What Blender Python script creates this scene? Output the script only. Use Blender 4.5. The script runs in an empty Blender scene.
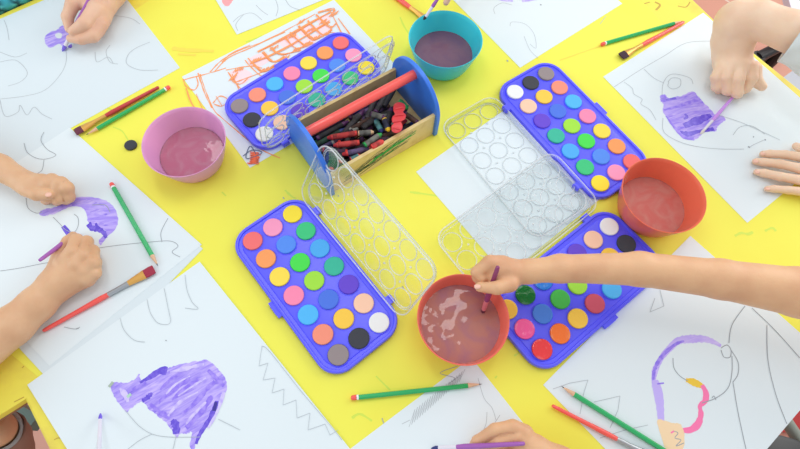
import bpy, bmesh, math, random
import numpy as np
from mathutils import Vector, Matrix
random.seed(7); np.random.seed(7)
SC = bpy.context.scene; COL = SC.collection

# ---------------------------------------------------------------- camera model (metres; table top at z = TT)
TT = 0.70; H = 0.7234; F_PX = 527.96; TILT = 0.41096; ROLL = 0.08109
CP = Vector((0, 0, TT + H))
FW = Vector((0, math.sin(TILT), -math.cos(TILT)))
RT0 = Vector((1, 0, 0)); UP0 = RT0.cross(FW)
RT = math.cos(ROLL) * RT0 + math.sin(ROLL) * UP0
UP = -math.sin(ROLL) * RT0 + math.cos(ROLL) * UP0

def at(px, py, h=0.0):
    """world point at height h (mm) above the table top, seen at pixel (px,py)"""
    d = FW * F_PX + RT * (px - 400) - UP * (py - 224.5)
    t = (H - h / 1000) / -d.z
    return CP + d * t
def mpp(px, py, h=0.0):
    """metres per pixel at that point"""
    return (at(px, py, h) - CP).dot(FW) / F_PX

# ---------------------------------------------------------------- materials
def lin(c):
    return tuple(((v / 255) / 12.92 if v / 255 <= .04045 else ((v / 255 + .055) / 1.055) ** 2.4) for v in c[:3])
MATS = {}
def mat(name, rgb, rough=.5, metal=0, noise=None, bump=None, spec=.5, sss=0, trans=0):
    """noise = (scale, rgb2, low, high) ; bump = (scale, strength)"""
    if name in MATS: return MATS[name]
    m = bpy.data.materials.new(name); m.use_nodes = True
    nt = m.node_tree; b = nt.nodes['Principled BSDF']
    b.inputs['Base Color'].default_value = (*lin(rgb), 1)
    b.inputs['Roughness'].default_value = rough
    b.inputs['Metallic'].default_value = metal
    b.inputs['Specular IOR Level'].default_value = spec
    if sss:
        b.inputs['Subsurface Weight'].default_value = sss
        b.inputs['Subsurface Radius'].default_value = (.008, .003, .0015)
        b.inputs['Subsurface Scale'].default_value = 1
    tc = nt.nodes.new('ShaderNodeTexCoord')
    if noise:
        n = nt.nodes.new('ShaderNodeTexNoise'); n.inputs['Scale'].default_value = noise[0]; n.inputs['Detail'].default_value = 5
        nt.links.new(tc.outputs['Object'], n.inputs['Vector'])
        r = nt.nodes.new('ShaderNodeMapRange'); r.inputs['From Min'].default_value = noise[2]; r.inputs['From Max'].default_value = noise[3]
        nt.links.new(n.outputs['Fac'], r.inputs['Value'])
        x = nt.nodes.new('ShaderNodeMix'); x.data_type = 'RGBA'
        x.inputs['A'].default_value = (*lin(rgb), 1); x.inputs['B'].default_value = (*lin(noise[1]), 1)
        nt.links.new(r.outputs['Result'], x.inputs['Factor']); nt.links.new(x.outputs['Result'], b.inputs['Base Color'])
    if bump:
        n = nt.nodes.new('ShaderNodeTexNoise'); n.inputs['Scale'].default_value = bump[0]; n.inputs['Detail'].default_value = 4
        nt.links.new(tc.outputs['Object'], n.inputs['Vector'])
        bp = nt.nodes.new('ShaderNodeBump'); bp.inputs['Strength'].default_value = bump[1]; bp.inputs['Distance'].default_value = .002
        nt.links.new(n.outputs['Fac'], bp.inputs['Height']); nt.links.new(bp.outputs['Normal'], b.inputs['Normal'])
    MATS[name] = m; return m

def clear_mat(name, diff, rgb=(240, 243, 246), rough=.12, gl=1.0):
    """thin clear plastic: see-through, a fresnel shine and a little white scatter"""
    if name in MATS: return MATS[name]
    m = bpy.data.materials.new(name); m.use_nodes = True; nt = m.node_tree; nt.nodes.clear()
    o = nt.nodes.new('ShaderNodeOutputMaterial'); t = nt.nodes.new('ShaderNodeBsdfTransparent')
    t.inputs[0].default_value = (*lin((250, 252, 252)), 1)
    d = nt.nodes.new('ShaderNodeBsdfDiffuse'); d.inputs[0].default_value = (*lin(rgb), 1)
    g = nt.nodes.new('ShaderNodeBsdfGlossy'); g.inputs['Roughness'].default_value = rough
    f = nt.nodes.new('ShaderNodeFresnel'); f.inputs[0].default_value = 1.3
    a = nt.nodes.new('ShaderNodeMixShader'); a.inputs[0].default_value = diff
    nt.links.new(t.outputs[0], a.inputs[1]); nt.links.new(d.outputs[0], a.inputs[2])
    b = nt.nodes.new('ShaderNodeMixShader')
    mm = nt.nodes.new('ShaderNodeMath'); mm.operation = 'MULTIPLY'; mm.inputs[1].default_value = gl
    nt.links.new(f.outputs[0], mm.inputs[0]); nt.links.new(mm.outputs[0], b.inputs[0])
    nt.links.new(a.outputs[0], b.inputs[1]); nt.links.new(g.outputs[0], b.inputs[2])
    nt.links.new(b.outputs[0], o.inputs[0]); MATS[name] = m; return m

def bowl_mat(name, rgb, see=.15, transl=.45, rgb2=(255, 255, 255)):
    """tinted translucent plastic"""
    m = bpy.data.materials.new(name); m.use_nodes = True; nt = m.node_tree; nt.nodes.clear()
    o = nt.nodes.new('ShaderNodeOutputMaterial'); c = (*lin(rgb), 1)
    t = nt.nodes.new('ShaderNodeBsdfTransparent'); t.inputs[0].default_value = (*lin(rgb2), 1)
    d = nt.nodes.new('ShaderNodeBsdfDiffuse'); d.inputs[0].default_value = c
    tr = nt.nodes.new('ShaderNodeBsdfTranslucent'); tr.inputs[0].default_value = c
    g = nt.nodes.new('ShaderNodeBsdfGlossy'); g.inputs['Roughness'].default_value = .25
    f = nt.nodes.new('ShaderNodeFresnel'); f.inputs[0].default_value = 1.25
    x1 = nt.nodes.new('ShaderNodeMixShader'); x1.inputs[0].default_value = transl
    nt.links.new(d.outputs[0], x1.inputs[1]); nt.links.new(tr.outputs[0], x1.inputs[2])
    x2 = nt.nodes.new('ShaderNodeMixShader'); x2.inputs[0].default_value = see
    nt.links.new(x1.outputs[0], x2.inputs[1]); nt.links.new(t.outputs[0], x2.inputs[2])
    x3 = nt.nodes.new('ShaderNodeMixShader'); nt.links.new(f.outputs[0], x3.inputs[0])
    nt.links.new(x2.outputs[0], x3.inputs[1]); nt.links.new(g.outputs[0], x3.inputs[2])
    nt.links.new(x3.outputs[0], o.inputs[0]); return m

def water_mat(name, rgb, rgb2, murk, wave, froth=0.0, scale=30, ws=55):
    """paint water: tinted, murky, a rippled shiny surface"""
    m = bpy.data.materials.new(name); m.use_nodes = True; nt = m.node_tree; nt.nodes.clear()
    L = nt.links; N = nt.nodes
    o = N.new('ShaderNodeOutputMaterial'); tc = N.new('ShaderNodeTexCoord')
    n = N.new('ShaderNodeTexNoise'); n.inputs['Scale'].default_value = scale; n.inputs['Detail'].default_value = 4; n.inputs['Distortion'].default_value = 1.5
    L.new(tc.outputs['Object'], n.inputs['Vector'])
    x = N.new('ShaderNodeMix'); x.data_type = 'RGBA'; x.inputs['A'].default_value = (*lin(rgb), 1); x.inputs['B'].default_value = (*lin(rgb2), 1)
    mr = N.new('ShaderNodeMapRange'); mr.inputs['From Min'].default_value = .4; mr.inputs['From Max'].default_value = .65
    L.new(n.outputs['Fac'], mr.inputs['Value']); L.new(mr.outputs['Result'], x.inputs['Factor'])
    t = N.new('ShaderNodeBsdfTransparent'); t.inputs[0].default_value = (*lin(rgb2), 1)
    d = N.new('ShaderNodeBsdfDiffuse'); L.new(x.outputs['Result'], d.inputs[0])
    g = N.new('ShaderNodeBsdfGlossy'); g.inputs['Roughness'].default_value = .03
    bp = N.new('ShaderNodeBump'); bp.inputs['Strength'].default_value = wave; bp.inputs['Distance'].default_value = .004
    n2 = N.new('ShaderNodeTexNoise'); n2.inputs['Scale'].default_value = ws; n2.inputs['Detail'].default_value = 2
    L.new(tc.outputs['Object'], n2.inputs['Vector']); L.new(n2.outputs['Fac'], bp.inputs['Height']); L.new(bp.outputs['Normal'], g.inputs['Normal'])
    f = N.new('ShaderNodeFresnel'); f.inputs[0].default_value = 1.45; L.new(bp.outputs['Normal'], f.inputs['Normal'])
    a = N.new('ShaderNodeMixShader'); a.inputs[0].default_value = murk
    L.new(t.outputs[0], a.inputs[1]); L.new(d.outputs[0], a.inputs[2])
    b = N.new('ShaderNodeMixShader'); L.new(f.outputs[0], b.inputs[0]); L.new(a.outputs[0], b.inputs[1]); L.new(g.outputs[0], b.inputs[2])
    L.new(b.outputs[0], o.inputs[0]); return m

def streak_mat(name, light, dark, ang, sc=(26, 150)):
    """watercolour wash with brush streaks running along ang (radians, in the table plane)"""
    m = bpy.data.materials.new(name); m.use_nodes = True; nt = m.node_tree; N = nt.nodes; L = nt.links
    b = N['Principled BSDF']; b.inputs['Roughness'].default_value = .45
    tc = N.new('ShaderNodeTexCoord'); mp = N.new('ShaderNodeMapping'); mp.vector_type = 'TEXTURE'
    mp.inputs['Rotation'].default_value = (0, 0, ang); mp.inputs['Scale'].default_value = (1 / sc[0], 1 / sc[1], .01)
    L.new(tc.outputs['Object'], mp.inputs['Vector'])
    n = N.new('ShaderNodeTexNoise'); n.inputs['Scale'].default_value = 1; n.inputs['Detail'].default_value = 5; n.inputs['Roughness'].default_value = .6; n.inputs['Distortion'].default_value = 1.1
    L.new(mp.outputs[0], n.inputs['Vector'])
    r = N.new('ShaderNodeValToRGB'); r.color_ramp.elements[0].position = .34; r.color_ramp.elements[1].position = .74
    r.color_ramp.elements[0].color = (*lin(light), 1); r.color_ramp.elements[1].color = (*lin(dark), 1)
    L.new(n.outputs['Fac'], r.inputs[0]); L.new(r.outputs[0], b.inputs['Base Color']); return m

M_paper = mat('paper_white', (225, 235, 240), .8, bump=(60, .05))
M_paper2 = mat('paper_grey_white', (217, 228, 234), .8, bump=(60, .05))
M_pencil = mat('graphite_line', (184, 192, 198), .7)
M_pencil_dark = mat('graphite_line_dark', (160, 166, 173), .7)
M_yellow = mat('yellow_sheet', (242, 238, 92), .6, noise=(6, (241, 231, 84), .5, .8), bump=(14, .25), spec=.25)
M_cloth = mat('yellow_tablecloth', (240, 226, 84), .6, noise=(16, (222, 200, 84), .5, .75), bump=(20, .3))
M_blue = mat('palette_blue', (94, 94, 255), .3, spec=.5)
M_wood = mat('bare_wood', (226, 200, 140), .6, noise=(40, (196, 160, 98), .5, .8))
M_red = mat('red_lacquer', (248, 96, 90), .2)
M_clear = clear_mat('clear_plastic', .015, rough=.06, gl=.3)
M_clear_ridge = clear_mat('clear_plastic_ridge', .36, rough=.25, gl=.5, rgb=(250, 252, 255))
M_orange_cr = mat('orange_crayon', (250, 160, 100), .7)
M_pinkwash = mat('pink_crayon_wash', (246, 220, 226), .8)
M_green_p = mat('green_pencil_lacquer', (44, 178, 104), .18)
M_pcwood = mat('sharpened_wood', (226, 184, 150), .7)
M_lead = mat('graphite', (70, 70, 78), .5)
M_white = mat('white_paint', (245, 245, 245), .5)
M_gold = mat('gold_ferrule', (236, 180, 96), .3, metal=.6)
M_silver = mat('silver_ferrule', (180, 184, 190), .3, metal=.7)
M_whitefer = mat('white_ferrule', (225, 222, 235), .35)
M_brist = mat('plum_bristles', (110, 50, 70), .8, bump=(400, .8))
M_bristdark = mat('dark_bristles', (70, 45, 60), .8, bump=(400, .8))
M_purpleh = mat('purple_handle', (164, 96, 180), .25)
M_violet_dark = mat('violet_paint_wet', (104, 82, 214), .25, noise=(160, (134, 112, 230), .45, .65))
PUR = streak_mat('purple_wash', (206, 188, 250), (120, 92, 232), .6)

# ---------------------------------------------------------------- object helpers
def link(o, parent=None):
    COL.objects.link(o)
    if parent is not None:
        o.parent = parent
    return o
def tag(o, label=None, cat=None, group=None, kind=None):
    if label: o['label'] = label
    if cat: o['category'] = cat
    if group: o['group'] = group
    if kind: o['kind'] = kind
    return o
def empty(name, loc, rot=None):
    o = bpy.data.objects.new(name, None); o.empty_display_size = .02
    o.location = loc
    if rot is not None: o.rotation_euler = rot
    return link(o)
def finish(name, verts, faces, mats, parent=None, smooth=False, mi=None, origin=None, local=False):
    """mesh object; verts in world metres (or local when local=True)"""
    me = bpy.data.meshes.new(name)
    inv = None
    if not local:
        if parent is not None:
            inv = W(parent).inverted()
            verts = [inv @ Vector(v) for v in verts]
        elif origin is not None:
            verts = [Vector(v) - Vector(origin) for v in verts]
    me.from_pydata([tuple(v) for v in verts], [], [tuple(f) for f in faces])
    for m in (mats if isinstance(mats, (list, tuple)) else [mats]): me.materials.append(m)
    if mi is not None: me.polygons.foreach_set('material_index', mi)
    if smooth: me.polygons.foreach_set('use_smooth', [True] * len(me.polygons))
    me.update()
    o = bpy.data.objects.new(name, me)
    if origin is not None and parent is None: o.location = origin
    return link(o, parent)
def W(o):
    m = o.matrix_basis.copy()
    p = o.parent
    while p is not None:
        m = p.matrix_basis @ m; p = p.parent
    return m

class MB:
    def __init__(s): s.v = []; s.f = []; s.m = []
    def add(s, V, F, mi=0):
        b = len(s.v); s.v += [Vector(v) for v in V]; s.f += [tuple(i + b for i in f) for f in F]; s.m += [mi] * len(F)
    def box(s, c, d, R=None, mi=0):
        V = [Vector((x * d[0] / 2, y * d[1] / 2, z * d[2] / 2)) for x in (-1, 1) for y in (-1, 1) for z in (-1, 1)]
        if R: V = [R @ v for v in V]
        s.add([v + Vector(c) for v in V], [(0, 1, 3, 2), (4, 6, 7, 5), (0, 4, 5, 1), (2, 3, 7, 6), (0, 2, 6, 4), (1, 5, 7, 3)], mi)
    def revolve(s, a, b, prof, n=24, mi=0, flat=1.0, side=None):
        """prof = [(t along a->b in 0..1, radius)...] closed with fans; flat squashes one cross axis"""
        a = Vector(a); b = Vector(b); ax = (b - a).normalized()
        u = side.normalized() if side is not None else ax.orthogonal().normalized()
        u = (u - ax * u.dot(ax)).normalized(); w = ax.cross(u)
        V = []; F = []
        for t, r in prof:
            c = a.lerp(b, t)
            for k in range(n):
                an = 2 * math.pi * k / n
                V.append(c + u * math.cos(an) * r + w * math.sin(an) * r * flat)
        for j in range(len(prof) - 1):
            for k in range(n):
                F.append((j * n + k, j * n + (k + 1) % n, (j + 1) * n + (k + 1) % n, (j + 1) * n + k))
        V.append(a.lerp(b, prof[0][0])); V.append(a.lerp(b, prof[-1][0]))
        for k in range(n):
            F.append((len(V) - 2, (k + 1) % n, k)); F.append((len(V) - 1, (len(prof) - 1) * n + k, (len(prof) - 1) * n + (k + 1) % n))
        s.add(V, F, mi)
    def tube(s, pts, r, n=8, closed=False, mi=0, R2=None):
        pts = [Vector(p) for p in pts]; N = len(pts); V = []; F = []
        up = Vector((0, 0, 1))
        for i, p in enumerate(pts):
            q = pts[(i + 1) % N] if (closed or i < N - 1) else p
            o = pts[i - 1] if (closed or i > 0) else p
            t = (q - o).normalized(); sd = t.cross(up)
            if sd.length < 1e-4: sd = t.cross(Vector((1, 0, 0)))
            sd.normalize(); w = sd.cross(t)
            for k in range(n):
                an = 2 * math.pi * k / n; V.append(p + sd * math.cos(an) * r + w * math.sin(an) * r)
        for i in range(N if closed else N - 1):
            j = (i + 1) % N
            for k in range(n): F.append((i * n + k, i * n + (k + 1) % n, j * n + (k + 1) % n, j * n + k))
        if not closed:
            F.append(tuple(range(n))); F.append(tuple(range((N - 1) * n + n - 1, (N - 1) * n - 1, -1)))
        s.add(V, F, mi)
    def build(s, name, mats, parent=None, smooth=False, origin=None, local=False, auto=None):
        o = finish(name, s.v, s.f, mats, parent, smooth, s.m, origin, local)
        bm = bmesh.new(); bm.from_mesh(o.data); bmesh.ops.recalc_face_normals(bm, faces=bm.faces)
        if auto:
            for e in bm.edges:
                if len(e.link_faces) == 2 and e.calc_face_angle(0) > math.radians(auto): e.smooth = False
        bm.to_mesh(o.data); bm.free()
        if auto: o.data.polygons.foreach_set('use_smooth', [True] * len(o.data.polygons))
        return o

def spline(pts, n=6, closed=False):
    """Catmull-Rom through 2-4 component points"""
    P = [np.array(p, float) for p in pts]; out = []
    N = len(P)
    if N < 3 and not closed:
        return [P[0] + (P[-1] - P[0]) * k / n for k in range(n + 1)]
    rng = range(N) if closed else range(N - 1)
    for i in rng:
        p0 = P[i - 1] if (closed or i > 0) else P[i]; p1 = P[i]; p2 = P[(i + 1) % N]; p3 = P[(i + 2) % N] if (closed or i + 2 < N) else p2
        for k in range(n):
            t = k / n
            out.append(.5 * ((2 * p1) + (-p0 + p2) * t + (2 * p0 - 5 * p1 + 4 * p2 - p3) * t * t + (-p0 + 3 * p1 - 3 * p2 + p3) * t ** 3))
    if not closed: out.append(P[-1])
    return out

# ---------------------------------------------------------------- SETTING: floor, table
mb = MB(); mb.box((0, .6, -.02), (6, 6, .04))
def floor_mat():
    m = bpy.data.materials.new('terracotta_tiles'); m.use_nodes = True; nt = m.node_tree; N = nt.nodes; L = nt.links
    b = N['Principled BSDF']; b.inputs['Roughness'].default_value = .35
    tc = N.new('ShaderNodeTexCoord'); br = N.new('ShaderNodeTexBrick')
    mp = N.new('ShaderNodeMapping'); mp.inputs['Rotation'].default_value = (0, 0, .7)
    L.new(tc.outputs['Object'], mp.inputs['Vector']); L.new(mp.outputs[0], br.inputs['Vector'])
    br.offset = 0; br.inputs['Scale'].default_value = 1; br.inputs['Brick Width'].default_value = .33; br.inputs['Row Height'].default_value = .33
    br.inputs['Mortar Size'].default_value = .004
    br.inputs['Color1'].default_value = (*lin((232, 168, 146)), 1); br.inputs['Color2'].default_value = (*lin((224, 156, 134)), 1); br.inputs['Mortar'].default_value = (*lin((235, 205, 190)), 1)
    n = N.new('ShaderNodeTexNoise'); n.inputs['Scale'].default_value = 9; n.inputs['Detail'].default_value = 6; L.new(tc.outputs['Object'], n.inputs['Vector'])
    x = N.new('ShaderNodeMix'); x.data_type = 'RGBA'; x.blend_type = 'MULTIPLY'; x.inputs['Factor'].default_value = .5
    L.new(br.outputs['Color'], x.inputs['A'])
    r = N.new('ShaderNodeValToRGB'); r.color_ramp.elements[0].color = (.7, .7, .7, 1); r.color_ramp.elements[1].color = (1, 1, 1, 1)
    L.new(n.outputs['Fac'], r.inputs[0]); L.new(r.outputs[0], x.inputs['B']); L.new(x.outputs['Result'], b.inputs['Base Color']); return m
tag(mb.build('floor', [floor_mat()]), kind='structure')

def prism(poly_top, z0, z1):
    """vertical prism of a world xy polygon"""
    n = len(poly_top)
    V = [Vector((p[0], p[1], z1)) for p in poly_top] + [Vector((p[0], p[1], z0)) for p in poly_top]
    F = [tuple(range(n)), tuple(range(2 * n - 1, n - 1, -1))] + [(i, i + n, (i + 1) % n + n, (i + 1) % n) for i in range(n)]
    return V, F
def px_poly(pts, h=0): return [at(x, y, h) for x, y in pts]

# outline of the table: seen edges are top-right, top-left, bottom-left and bottom-right
table_px = [(480, -205), (692, 0), (715, 22), (750, 51), (800, 91), (980, 233), (872, 300), (775, 414), (690, 520), (560, 700),
            (120, 590), (52, 449), (27, 398), (8, 410), (-90, 470), (-260, 300), (-190, 110), (-60, 41), (0, 15.5), (34, 0), (110, -32)]
tp = px_poly(table_px)
cx = sum(p.x for p in tp) / len(tp); cy = sum(p.y for p in tp) / len(tp)
table = tag(empty('table', (cx, cy, 0)), 'large activity table wholly covered by a yellow tablecloth', 'table')
mb = MB(); mb.add(*prism([(p.x + (cx - p.x) * .006, p.y + (cy - p.y) * .006) for p in tp], TT - .018, TT - .0012)); mb.build('tabletop', mat('table_board', (150, 110, 80), .6), table)
for lx, ly in ((-.36, .18), (.42, .2), (.45, .68), (-.4, .7)):
    mb = MB(); mb.revolve((lx, ly, 0), (lx, ly, TT - .022), [(0, .02), (1, .02)], 16); mb.build('leg', mat('grey_metal', (120, 122, 126), .4, .6), table, auto=40)
# cloth with a short hem hanging over the edge
def cloth():
    V = []; F = []; n = len(tp)
    jit = [random.uniform(-.004, .004) for _ in range(n)]
    rings = [(0, 0), (.0025, -.0012), (.004, -.006), (.0045, -.012)]
    for off, dz in rings:
        for p in tp:
            d = Vector((p.x - cx, p.y - cy, 0)).normalized()
            V.append(Vector((p.x, p.y, TT + dz)) + d * off)
    F.append(tuple(range(n)))
    for j in range(len(rings) - 1):
        for k in range(n): F.append((j * n + k, (j + 1) * n + k, (j + 1) * n + (k + 1) % n, j * n + (k + 1) % n))
    mb = MB(); mb.add(V, F, 0)
    # smears and stains of old paint that belong to the cloth
    return mb
CL = cloth()

class Sheet:
    """a flat sheet with what is drawn on it: one mesh, several materials"""
    def __init__(s, z): s.mb = MB(); s.z = z; s.mats = []; s.k = 0
    def mi(s, m):
        if m not in s.mats: s.mats.append(m)
        return s.mats.index(m)
    def base(s, P, m, th=.25):
        V, F = prism([(p.x, p.y) for p in P], TT + (s.z - th) / 1000, TT + s.z / 1000); s.mb.add(V, F, s.mi(m))
    def lift(s): s.k += 1; return s.z + .04 + .02 * s.k
    def line(s, pts, w, m, smooth=True, n=5, wob=0):
        h = s.lift()
        pts = [(*p, w) if len(p) == 2 else p for p in pts]
        S = spline(pts, n) if smooth and len(pts) > 2 else [np.array(p, float) for p in pts]
        V = []; F = []
        if not smooth and len(S) > 2:
            for i in range(len(S) - 1):
                hh = h + i * .004; A = at(S[i][0], S[i][1], hh); B = at(S[i + 1][0], S[i + 1][1], hh); t = (B - A).normalized(); sd = Vector((-t.y, t.x, 0)) * S[i][2] * mpp(S[i][0], S[i][1]) / 2
                V += [A + sd, A - sd, B + sd, B - sd]; F.append((4 * i, 4 * i + 1, 4 * i + 3, 4 * i + 2))
            s.mb.add(V, F, s.mi(m)); return
        for i, p in enumerate(S):
            a = S[max(0, i - 1)]; b = S[min(len(S) - 1, i + 1)]
            A = at(a[0], a[1], h); B = at(b[0], b[1], h); c = at(p[0], p[1], h)
            t = (B - A); t.z = 0; t = t.normalized() if t.length > 1e-9 else Vector((1, 0, 0)); sd = Vector((-t.y, t.x, 0))
            r = max(.0001, p[2] * mpp(p[0], p[1]) / 2) * (1 + random.uniform(-wob, wob))
            V += [c + sd * r, c - sd * r]
        for i in range(len(S) - 1): F.append((2 * i, 2 * i + 1, 2 * i + 3, 2 * i + 2))
        s.mb.add(V, F, s.mi(m))
    def blob(s, pts, m, n=5, jag=.4):
        h = s.lift(); S = spline(pts, n, True)
        V = [at(p[0] + random.uniform(-jag, jag), p[1] + random.uniform(-jag, jag), h) for p in S]
        s.mb.add(V, [tuple(range(len(V)))], s.mi(m))
    def build(s, name, label, cat, group=None, origin=None, kind=None):
        vs = s.mb.v; c = sum(vs[:4], Vector()) / 4; c.z = TT + s.z / 1000
        o = finish(name, s.mb.v, s.mb.f, s.mats, None, False, s.mb.m, c)
        # drawings face upward
        bm = bmesh.new(); bm.from_mesh(o.data)
        for f in bm.faces:
            if f.normal.z < -.5 and f.calc_center_median().z > .00003: f.normal_flip()
        bmesh.ops.triangulate(bm, faces=[f for f in bm.faces if len(f.verts) > 4]); bm.to_mesh(o.data); bm.free()
        return tag(o, label, cat, group, kind)

M_stain_g = mat('green_smear', (212, 230, 84), .6)
M_stain_glow_o = mat('orange_smear_and_glow', (247, 222, 86), .6)
M_stain_b = mat('brown_stain', (196, 160, 60), .6)
S = Sheet(0); S.mb = CL; S.mats = [M_cloth]
for pts, w in [([(602, 22), (606, 17), (612, 19)], 1.6), ([(612, 14), (618, 12), (625, 15)], 1.2), ([(656, 10), (660, 5), (655, 2)], 2), ([(678, 6), (686, 7), (690, 2)], 1.2),
               ([(643, 4), (650, 2)], 1), ([(8, 355), (12, 351)], 1.5), ([(22, 368), (24, 366)], 1), ([(785, 88), (790, 92), (796, 99)], 2), ([(54, 440), (58, 438), (63, 439)], .9), ([(14, 402), (24, 397)], 1)]:
    S.line(pts, w, M_stain_b)
co = finish('tablecloth', S.mb.v, S.mb.f, S.mats, None, False, S.mb.m, (cx, cy, TT))
tag(co, 'yellow tablecloth with brown stains over the whole table', 'tablecloth')

# bright yellow plastic sheet lying on the cloth
S = Sheet(.3)
S.base(px_poly([(-120, 250), (60, 60), (240, -60), (470, -100), (646, 5), (700, 68), (790, 150), (850, 240), (760, 420), (640, 520), (300, 560), (150, 470), (0, 345)]), M_yellow, .25)
for pts, w in [([(410, 192), (425, 194), (445, 197)], 2.2), ([(400, 17), (404, 26), (409, 34)], 1.6), ([(352, 418), (360, 414), (372, 421)], 2.4), ([(376, 376), (384, 384), (390, 390)], 1.8),
               ([(285, 190), (290, 195), (296, 199)], 2), ([(246, 42), (252, 40), (262, 36)], 1.8), ([(735, 236), (741, 233), (748, 234), (753, 232)], 2.4), ([(765, 231), (772, 228), (776, 231)], 2.4),
               ([(108, 108), (116, 112), (126, 116)], 1.6), ([(113, 127), (122, 131), (128, 140)], 1.2), ([(515, 347), (519, 352), (514, 356)], 1.6), ([(350, 30), (342, 40)], 1.5), ([(495, 378), (497, 376)], 1.6), ([(222, 192), (226, 196)], 1.6)]:
    S.line(pts, w, M_stain_g, wob=.3)
for pts, w in [([(172, 48), (186, 50), (214, 51)], 4), ([(178, 54), (196, 55)], 2.5), ([(608, 232), (626, 238), (640, 243)], 5), ([(560, 60), (600, 46)], 1)]:  # smears, plus a painted glow of light passing through the orange bowl
    S.line(pts, w, M_stain_glow_o, wob=.4)
for pts, w in [([(382, 418), (384, 424)], .9), ([(283, 197), (284, 199)], 1), ([(507, 60), (508, 61.5)], 1.4), ([(338, 195), (339, 196.5)], 1), ([(402, 286), (404, 289)], 1), ([(393, 62), (394, 65)], .8)]:
    S.line(pts, w, M_pencil_dark)
S.build('plastic_sheet', 'bright yellow plastic sheet with faint green smears under all the papers', 'sheet')

def para(a, b, c):
    """four corners from pixel corners: b is the shared corner"""
    A, B, C_ = at(*a), at(*b), at(*c)
    return [A, B, C_, A + C_ - B]
def rect(c, pa, la, pb, lb):
    C_ = at(*c); u = (at(*pa) - C_).normalized() * la; v = (at(*pb) - C_).normalized() * lb
    return [C_ + u, C_, C_ + v, C_ + u + v]

# --- sheet top left
S = Sheet(.7); S.base(px_poly([(107, -26.5), (180, 68), (66, 131), (-60, 222), (-170, 92)]), M_paper2)
S.blob([(45, 37), (50, 32), (56, 30), (62, 26), (66, 24), (70, 27), (70, 36), (66, 42), (63, 46), (58, 44), (51, 48), (46, 44)], PUR)
S.blob([(55, 35), (58, 33), (62, 34), (61, 38), (57, 38)], M_paper2, jag=.1)
S.blob([(68, 46), (71, 44), (72, 47), (69, 48)], M_violet_dark)
S.blob([(62, 49), (64, 46), (65, 48), (63, 52)], M_violet_dark)
for p in [[(66, 50), (66, 62), (60, 75), (45, 90), (25, 96), (0, 99)], [(0, 62), (15, 60), (25, 68), (27, 75), (20, 82), (8, 86)], [(0, 52), (15, 57), (27, 53)], [(4, 20), (7, 28), (9, 40)],
          [(95, 52), (97, 62), (108, 57), (113, 63)], [(158, 70), (140, 70), (127, 64), (128, 55), (136, 48), (150, 42)], [(110, 45), (106, 52), (110, 62), (118, 64)], [(0, 100), (5, 116), (18, 112), (20, 105), (27, 115), (34, 107), (42, 114), (52, 119)], [(110, 15), (130, 18), (140, 24)]]:
    S.line(p, .6, M_pencil)
S.build('drawing_paper', 'white drawing paper with small purple patch under top left hand', 'paper', 'white drawing papers')

# --- left sheets
S = Sheet(.98); S.base(para((62, 394), (203, 249), (68, 129)), M_paper2)
S.build('drawing_paper', 'lower blank edge of a white sheet under the left child\'s drawing', 'paper', 'white drawing papers')
S = Sheet(1.3); S.base(para((50, 366), (202, 245), (70, 128)), M_paper)
S.blob([(39, 213), (45, 209), (52, 208), (60, 205), (70, 199), (82, 197), (98, 198), (108, 202), (115, 209), (118, 218), (116, 228), (108, 236), (101, 245), (99, 240), (104, 235), (105, 230), (95, 228), (88, 222), (86, 212), (80, 207), (70, 207), (60, 211), (50, 214), (43, 216)], streak_mat('purple_wash_left', (200, 182, 250), (142, 116, 238), .2))
for p in [[(72, 205, 2), (84, 202, 5), (95, 203, 3), (104, 206, 1)], [(90, 212, 2), (98, 210, 3), (107, 215, 2)], [(90, 220, 1), (98, 223, 2.5), (108, 226, 2)]]: S.line(p, 3, PUR, wob=.2)
S.line([(88, 224, 4), (92, 228, 6), (98, 229, 6), (104, 233, 5), (106, 238, 3)], 4, M_violet_dark, wob=.3)
S.line([(90, 222, 2), (91, 229, 4)], 3, M_violet_dark); S.line([(96, 223, 2), (97, 230, 4)], 3, M_violet_dark)
S.line([(42, 214, 4), (52, 212, 5), (62, 208, 4)], 4, PUR, wob=.3)
S.line([(63, 226, 4), (66, 230, 5), (69, 234, 5)], 4, M_violet_dark)
for p in [[(26, 198), (28, 208), (36, 213), (42, 212)], [(24, 143), (27, 152), (36, 158), (46, 159), (56, 155), (48, 150), (42, 143), (41, 138), (44, 132)], [(44, 160), (42, 170), (36, 174)],
          [(53, 217), (60, 224), (66, 230), (74, 232), (78, 226), (78, 218), (74, 214)], [(0, 271), (20, 268), (40, 264), (52, 262)], [(98, 248), (120, 245), (150, 242), (170, 241), (178, 246), (172, 252), (180, 257)],
          [(162, 242), (161, 232), (168, 218)], [(6, 155), (10, 158), (12, 168)], [(64, 327), (75, 329), (80, 327)], [(92, 205), (105, 205), (110, 212)]]:
    S.line(p, .6, M_pencil_dark)
S.line([(76, 329), (79, 328)], 1.2, M_pencil_dark)
S.build('drawing_paper', 'white drawing paper with a curved purple painted arch under the left child\'s hands', 'paper', 'white drawing papers')

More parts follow.
